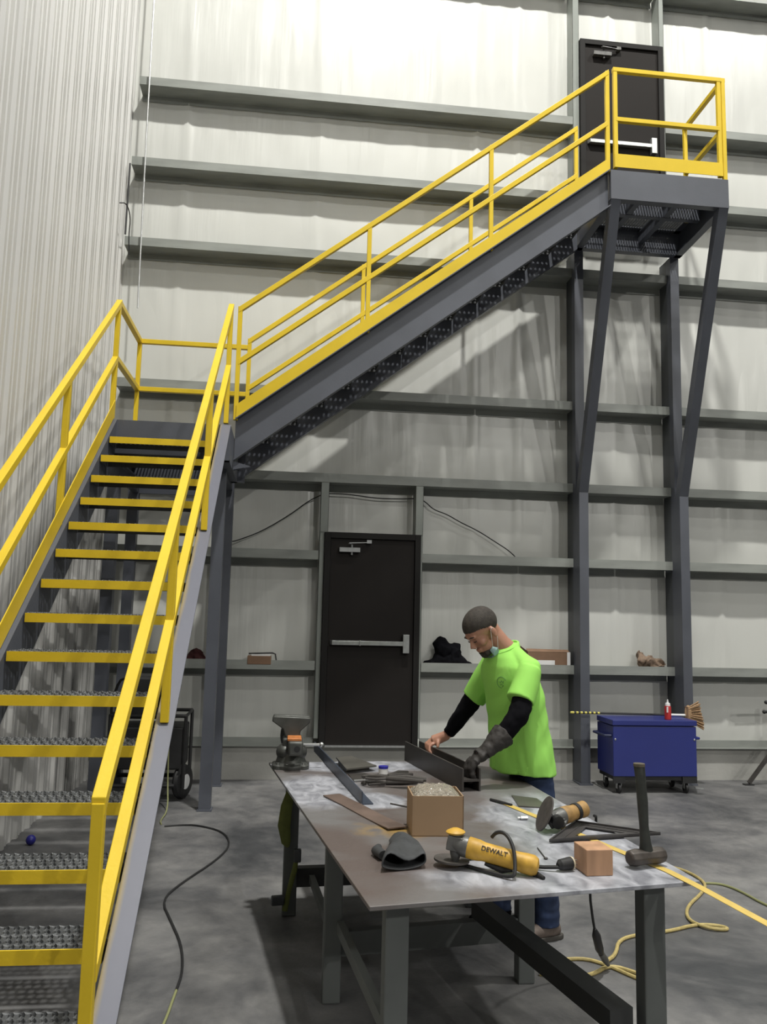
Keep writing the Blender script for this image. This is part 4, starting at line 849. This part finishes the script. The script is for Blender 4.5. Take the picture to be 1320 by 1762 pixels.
# hands: palm, four fingers and thumb curled over the beam's flange
def hand(b, wr, pc, fd, nrm, side, curl, r=.0085, sc=1.0, th=1.0):
    # fd: finger direction on the palm, nrm: palm normal (towards the grip), side: towards the thumb
    fd, nrm, side = fd.normalized(), nrm.normalized(), side.normalized()
    b.tube([wr, wr.lerp(pc, .5), pc], [.026*sc, .028*sc, .030*sc], 12)
    M = Matrix((fd, side, nrm)).transposed(); b.ell(pc, (.046*sc, .040*sc, .016*sc), M, 16, 10)
    for k, (off, ln) in enumerate(((.027, .070), (.009, .078), (-.009, .074), (-.026, .058))):
        p = pc+fd*.034*sc+side*off*sc; pts = [p-fd*.02, p]; a = 0; dirn = fd
        for seg in (.42, .33, .25):
            a += curl[k % len(curl)]; dirn = fd*math.cos(a)+nrm*math.sin(a); p = p+dirn*ln*seg*sc; pts.append(p)
        b.tube(pts, [r*1.15*sc, r*1.1*sc, r*1.02*sc, r*.95*sc, r*.8*sc], 10); b.ell(pts[-1], (r*.8*sc,)*3)
    p = pc-fd*.018+side*.034*sc; t1 = p+(side*.6+fd*.6+nrm*.4).normalized()*.034*sc*th; t2_ = t1+(fd*.7+nrm*.75).normalized()*.030*sc*th
    b.tube([pc-fd*.03+side*.012, p, t1, t2_], [r*1.5*sc, r*1.4*sc, r*1.15*sc, r*.9*sc], 10); b.ell(t2_, (r*.9*sc,)*3)
fd_far = V((-.62, -.10, -.42)); n_far = V((-.30, -.45, -.80))
hand(b, fwr, V((.893, 4.955, .936)), fd_far, n_far-fd_far*(n_far.dot(fd_far)/fd_far.length_squared), V((.2, -.9, -.1)), (.85, .9, .9, .9), .0095, 1.1, .6)
fd_n = V((-.66, .05, -.60)); n_n = V((.55, -.1, -.80))
hand(b, nwr, V((1.003, 4.265, .958)), fd_n, n_n-fd_n*(n_n.dot(fd_n)/fd_n.length_squared), V((-.1, .95, 0)), (.35, .4, .4, .45))
body = remesh(b.build('body', SKIN, PE), .0048, 4)
# hair cap: close-cropped, following the skull
b = MB(); b.ell(H(-.008, 0, .062), (.1035, .0805, .0835), HR, 32, 24); b.ell(H(-.034, 0, .048), (.0815, .0775, .079), HR, 32, 24)
o = b.build('hair', HAIR, PE); remesh(o, .005, 2)
bm = bmesh.new(); bm.from_mesh(o.data); org = V(PE['_o'])
kill = []
for v in bm.verts:
    q = v.co+org-HO; f, l, u = q.dot(HF), q.dot(Lh), q.dot(HU)
    line = .062 if f > .045 else (.062-(.045-f)*.55 if f > -.02 else (.020-(-.02-f)*1.3))
    if f > .045: line = .062+(f-.045)*.2
    if u < line: kill.append(v)
bmesh.ops.delete(bm, geom=kill, context='VERTS'); bm.to_mesh(o.data); bm.free()
# eyes brows, ear lobes shading come from the geometry; eyelids and brows as thin parts
for sgn in (1, -1):
    MB().tube([H(.098, sgn*.012, .045), H(.100, sgn*.028, .050), H(.088, sgn*.045, .046)], [.003, .004, .002], 6).build('eyebrow', HAIR, PE)
    MB().tube([H(.094, sgn*.017, .016), H(.096, sgn*.028, .014), H(.088, sgn*.040, .017)], [.0015, .0028, .0015], 6).build('eyelid', HAIR, PE)
b = MB(); b.ell(H(.076, 0, -.092), (.022, .032, .021), HR, 16, 12); b.ell(H(.060, .022, -.083), (.03, .022, .02), HR); b.ell(H(.060, -.022, -.083), (.03, .022, .02), HR); b.noise(.0025, 60, 2); b.build('beard', HAIR, PE)
# mask pulled under the chin with ear loops
b = MB(); b.tube([H(.050, .055, -.070), H(.045, .062, -.090), H(.045, .050, -.115), H(.055, .02, -.128), H(.055, -.02, -.128)], [(.004, .014), (.006, .022), (.006, .022), (.006, .018), (.005, .014)], 12); b.noise(.004, 40, 4); mk = b.build('face_mask', MASK, PE)
b = MB(); b.tube(smooth_path([H(.050, .060, -.075), H(.030, .078, -.030), H(.0, .086, .028), H(-.020, .086, .022), H(-.015, .082, -.03), H(.030, .066, -.100)]), .0010, 6); b.build('ear_loop', WHT, mk)
# tee shirt
def loft(b, secs, n=36, cap=True):
    k0 = len(b.v)
    for (c, a, bb, *r) in secs:
        c = V(c); ww = r[0] if r else 0
        for j in range(n):
            t = 2*math.pi*j/n; ca, sa = math.cos(t), math.sin(t)
            e = 1+ww*(.5*math.sin(5*t+c.z*9)+.5*math.sin(8*t-c.z*6))
            b.v.append(c+Fh*(a*ca*e)+Lh*(bb*sa*e))
    for i in range(len(secs)-1):
        for j in range(n): b.f.append((k0+i*n+j, k0+i*n+(j+1) % n, k0+(i+1)*n+(j+1) % n, k0+(i+1)*n+j))
    if cap: b.f.append(tuple(range(k0, k0+n))[::-1]); q = k0+(len(secs)-1)*n; b.f.append(tuple(range(q, q+n)))
b = MB()
loft(b, [((1.318, 4.56, .835), .145, .225, .035), ((1.312, 4.56, .90), .142, .222, .03), ((1.303, 4.56, 1.0), .138, .215, .02), ((1.290, 4.56, 1.12), .135, .21, .015), ((1.272, 4.56, 1.24), .135, .205, .01), ((1.250, 4.56, 1.33), .132, .20), ((1.235, 4.56, 1.40), .122, .18), ((1.226, 4.558, 1.45), .104, .13), ((1.222, 4.556, 1.49), .082, .088), ((1.240, 4.555, 1.515), .058, .074), ((1.262, 4.555, 1.535), .028, .05)])
b.ell(nsh+V((-.004, .012, -.004)), (.066, .064, .062)); b.tube([V((1.235, 4.56, 1.485)), V((1.262, 4.50, 1.462)), nsh+V((-.012, .035, .010))], [.045, .050, .058], 18); b.tube([V((1.235, 4.56, 1.485)), V((1.225, 4.62, 1.462)), fsh+V((.012, -.035, .010))], [.045, .050, .058], 18)
b.tube([nsh, nsh.lerp(nel, .12), nsh.lerp(nel, .35), nsh.lerp(nel, .70)+V((-.012, 0, 0))], [(.062, .062), (.067, .067), (.071, .071), (.077, .073)], 22)
b.tube([fsh+V((.02, -.06, .0)), fsh, fsh.lerp(fel, .4), fsh.lerp(fel, .80)], [(.07, .07), (.075, .075), (.074, .074), (.072, .072)], 22)
sh = b.build('tee_shirt', TEE, PE); remesh(sh, .0065, 5)
me = sh.data
for v in me.vertices:     # folds
    p = v.co+org; q = V((p.x*3, p.y*3, p.z*7-p.x*9)); n_ = noise.noise(q*1.2)*.011+noise.noise(V((p.x*22+p.z*6, p.y*22, p.z*3)))*.007*min(1, max(0, (1.35-p.z)*2.5))
    v.co += v.normal*n_
b = MB(); b.tube([V((1.212, 4.552, 1.497))+(Fh*.078*math.cos(a)+Lh*.076*math.sin(a))+ZUP*(-.036*math.cos(a)+.004) for a in [i*math.pi/14 for i in range(29)]], .007, 8); b.build('collar', TEE, sh)
# chest print: small outlined badge
dg = bpy.context.evaluated_depsgraph_get(); dg.update(); bvh = BVHTree.FromPolygons([v.co+org for v in me.vertices], [tuple(p.vertices) for p in me.polygons])
b = MB(); PRT = mat('faded_green_print', (.12, .28, .09), .9)
def onshirt(u, z):
    st = V((1.25, 4.56, 1.30))+Fh*.6+Lh*u+ZUP*z; hit = bvh.ray_cast(st, -Fh); return (hit[0]+Fh*.0015) if hit[0] else None
def stroke(pts):
    q = [onshirt(u, z) for u, z in pts]
    if all(q): b.tube(q, .0016, 5)
stroke([(.085+.030*math.cos(a), .02+.030*math.sin(a)) for a in [.4+i*.28 for i in range(16)]])
stroke([(.070, .028), (.078, .018), (.088, .030), (.096, .016), (.100, .030)]); stroke([(.075, .005), (.085, .012), (.095, .003), (.085, -.004)])
b.build('chest_print', PRT, sh)
# black long sleeves
for nm, a, e, w in (('n', nsh, nel, nwr), ('f', fsh, fel, fwr)):
    b = MB(); b.tube([a, a.lerp(e, .5), e.lerp(a, .1), e, e.lerp(w, .25), e.lerp(w, .6), w.lerp(e, .05)], [(.046, .046), (.058, .056), (.057, .056), (.056, .055), (.052, .050), (.046, .044), (.036, .035)], 20)
    o = b.build('sleeve', BLKC, PE); remesh(o, .007, 2)
    for v in o.data.vertices:
        p = v.co+org; v.co += v.normal*noise.noise(p*28)*.006
# long gauntlet glove on his left (near) hand
b = MB(); ax = (nwr-nel).normalized()
c0, c1 = nel.lerp(nwr, .62), nwr
b.tube([c0, c0.lerp(nha, .35), c0.lerp(nha, .7), nha], [(.068, .066), (.060, .056), (.046, .042), (.044, .036)], 20)
hand(b, nwr, V((1.003, 4.265, .958)), fd_n, n_n-fd_n*(n_n.dot(fd_n)/fd_n.length_squared), V((-.1, .95, 0)), (.35, .4, .4, .45), .0145, 1.25)
o = b.build('leather_glove', GLOVEB, PE); remesh(o, .005, 2)
for v in o.data.vertices:
    p = v.co+org; v.co += v.normal*noise.noise(p*40)*.005
# jeans, boots
b = MB()
loft(b, [((1.358, 4.555, .83), .085, .150), ((1.345, 4.555, .93), .10, .155)])
for l_ in legsP:
    A_, K_, N_ = V(l_[0]), V(l_[1]), V(l_[2]); b.tube([A_, A_.lerp(K_, .5), K_, K_.lerp(N_, .5), N_+V((0, 0, .02)), N_-V((0, 0, .02))], [(.082, .082), (.080, .080), (.070, .070), (.066, .064), (.066, .064), (.068, .064)], 20)
o = b.build('jeans', JEAN, PE); remesh(o, .008, 3)
for v in o.data.vertices:
    p = v.co+org; v.co += v.normal*(noise.noise(V((p.x*12, p.y*12, p.z*26)))*.008)
for (x, y), dr in (((1.43, 4.46), V((-.95, -.25, 0))), ((1.235, 4.715), V((-.93, -.35, 0)))):
    dr.normalize(); q = V((x, y, 0)); b = MB()
    b.tube([q-dr*.065+V((0, 0, .045)), q-dr*.02+V((0, 0, .05)), q+dr*.06+V((0, 0, .045)), q+dr*.14+V((0, 0, .038)), q+dr*.185+V((0, 0, .034))], [(.030, .030), (.043, .045), (.044, .040), (.046, .032), (.026, .022)], 16); b.tube([q+V((0, 0, .03)), q+V((0, 0, .16))], [.046, .048], 16)
    bo = b.build('boot', BOOT if y < 4.6 else BLKC, PE); remesh(bo, .006, 3)  # far boot made black: shade under the bench put into its colour
    b = MB(); b.prism([tuple((q+dr*f+V((-dr.y, dr.x, 0))*s)[:2]) for f, s in ((-.085, -.02), (-.06, -.038), (.06, -.044), (.15, -.046), (.195, -.026), (.205, 0), (.195, .026), (.15, .046), (.06, .044), (-.06, .038), (-.085, .02))], 0, .024); bevel(b.build('sole', SOLE, bo), .004)

for o in bpy.data.objects:
    if '_o' in o: del o['_o']
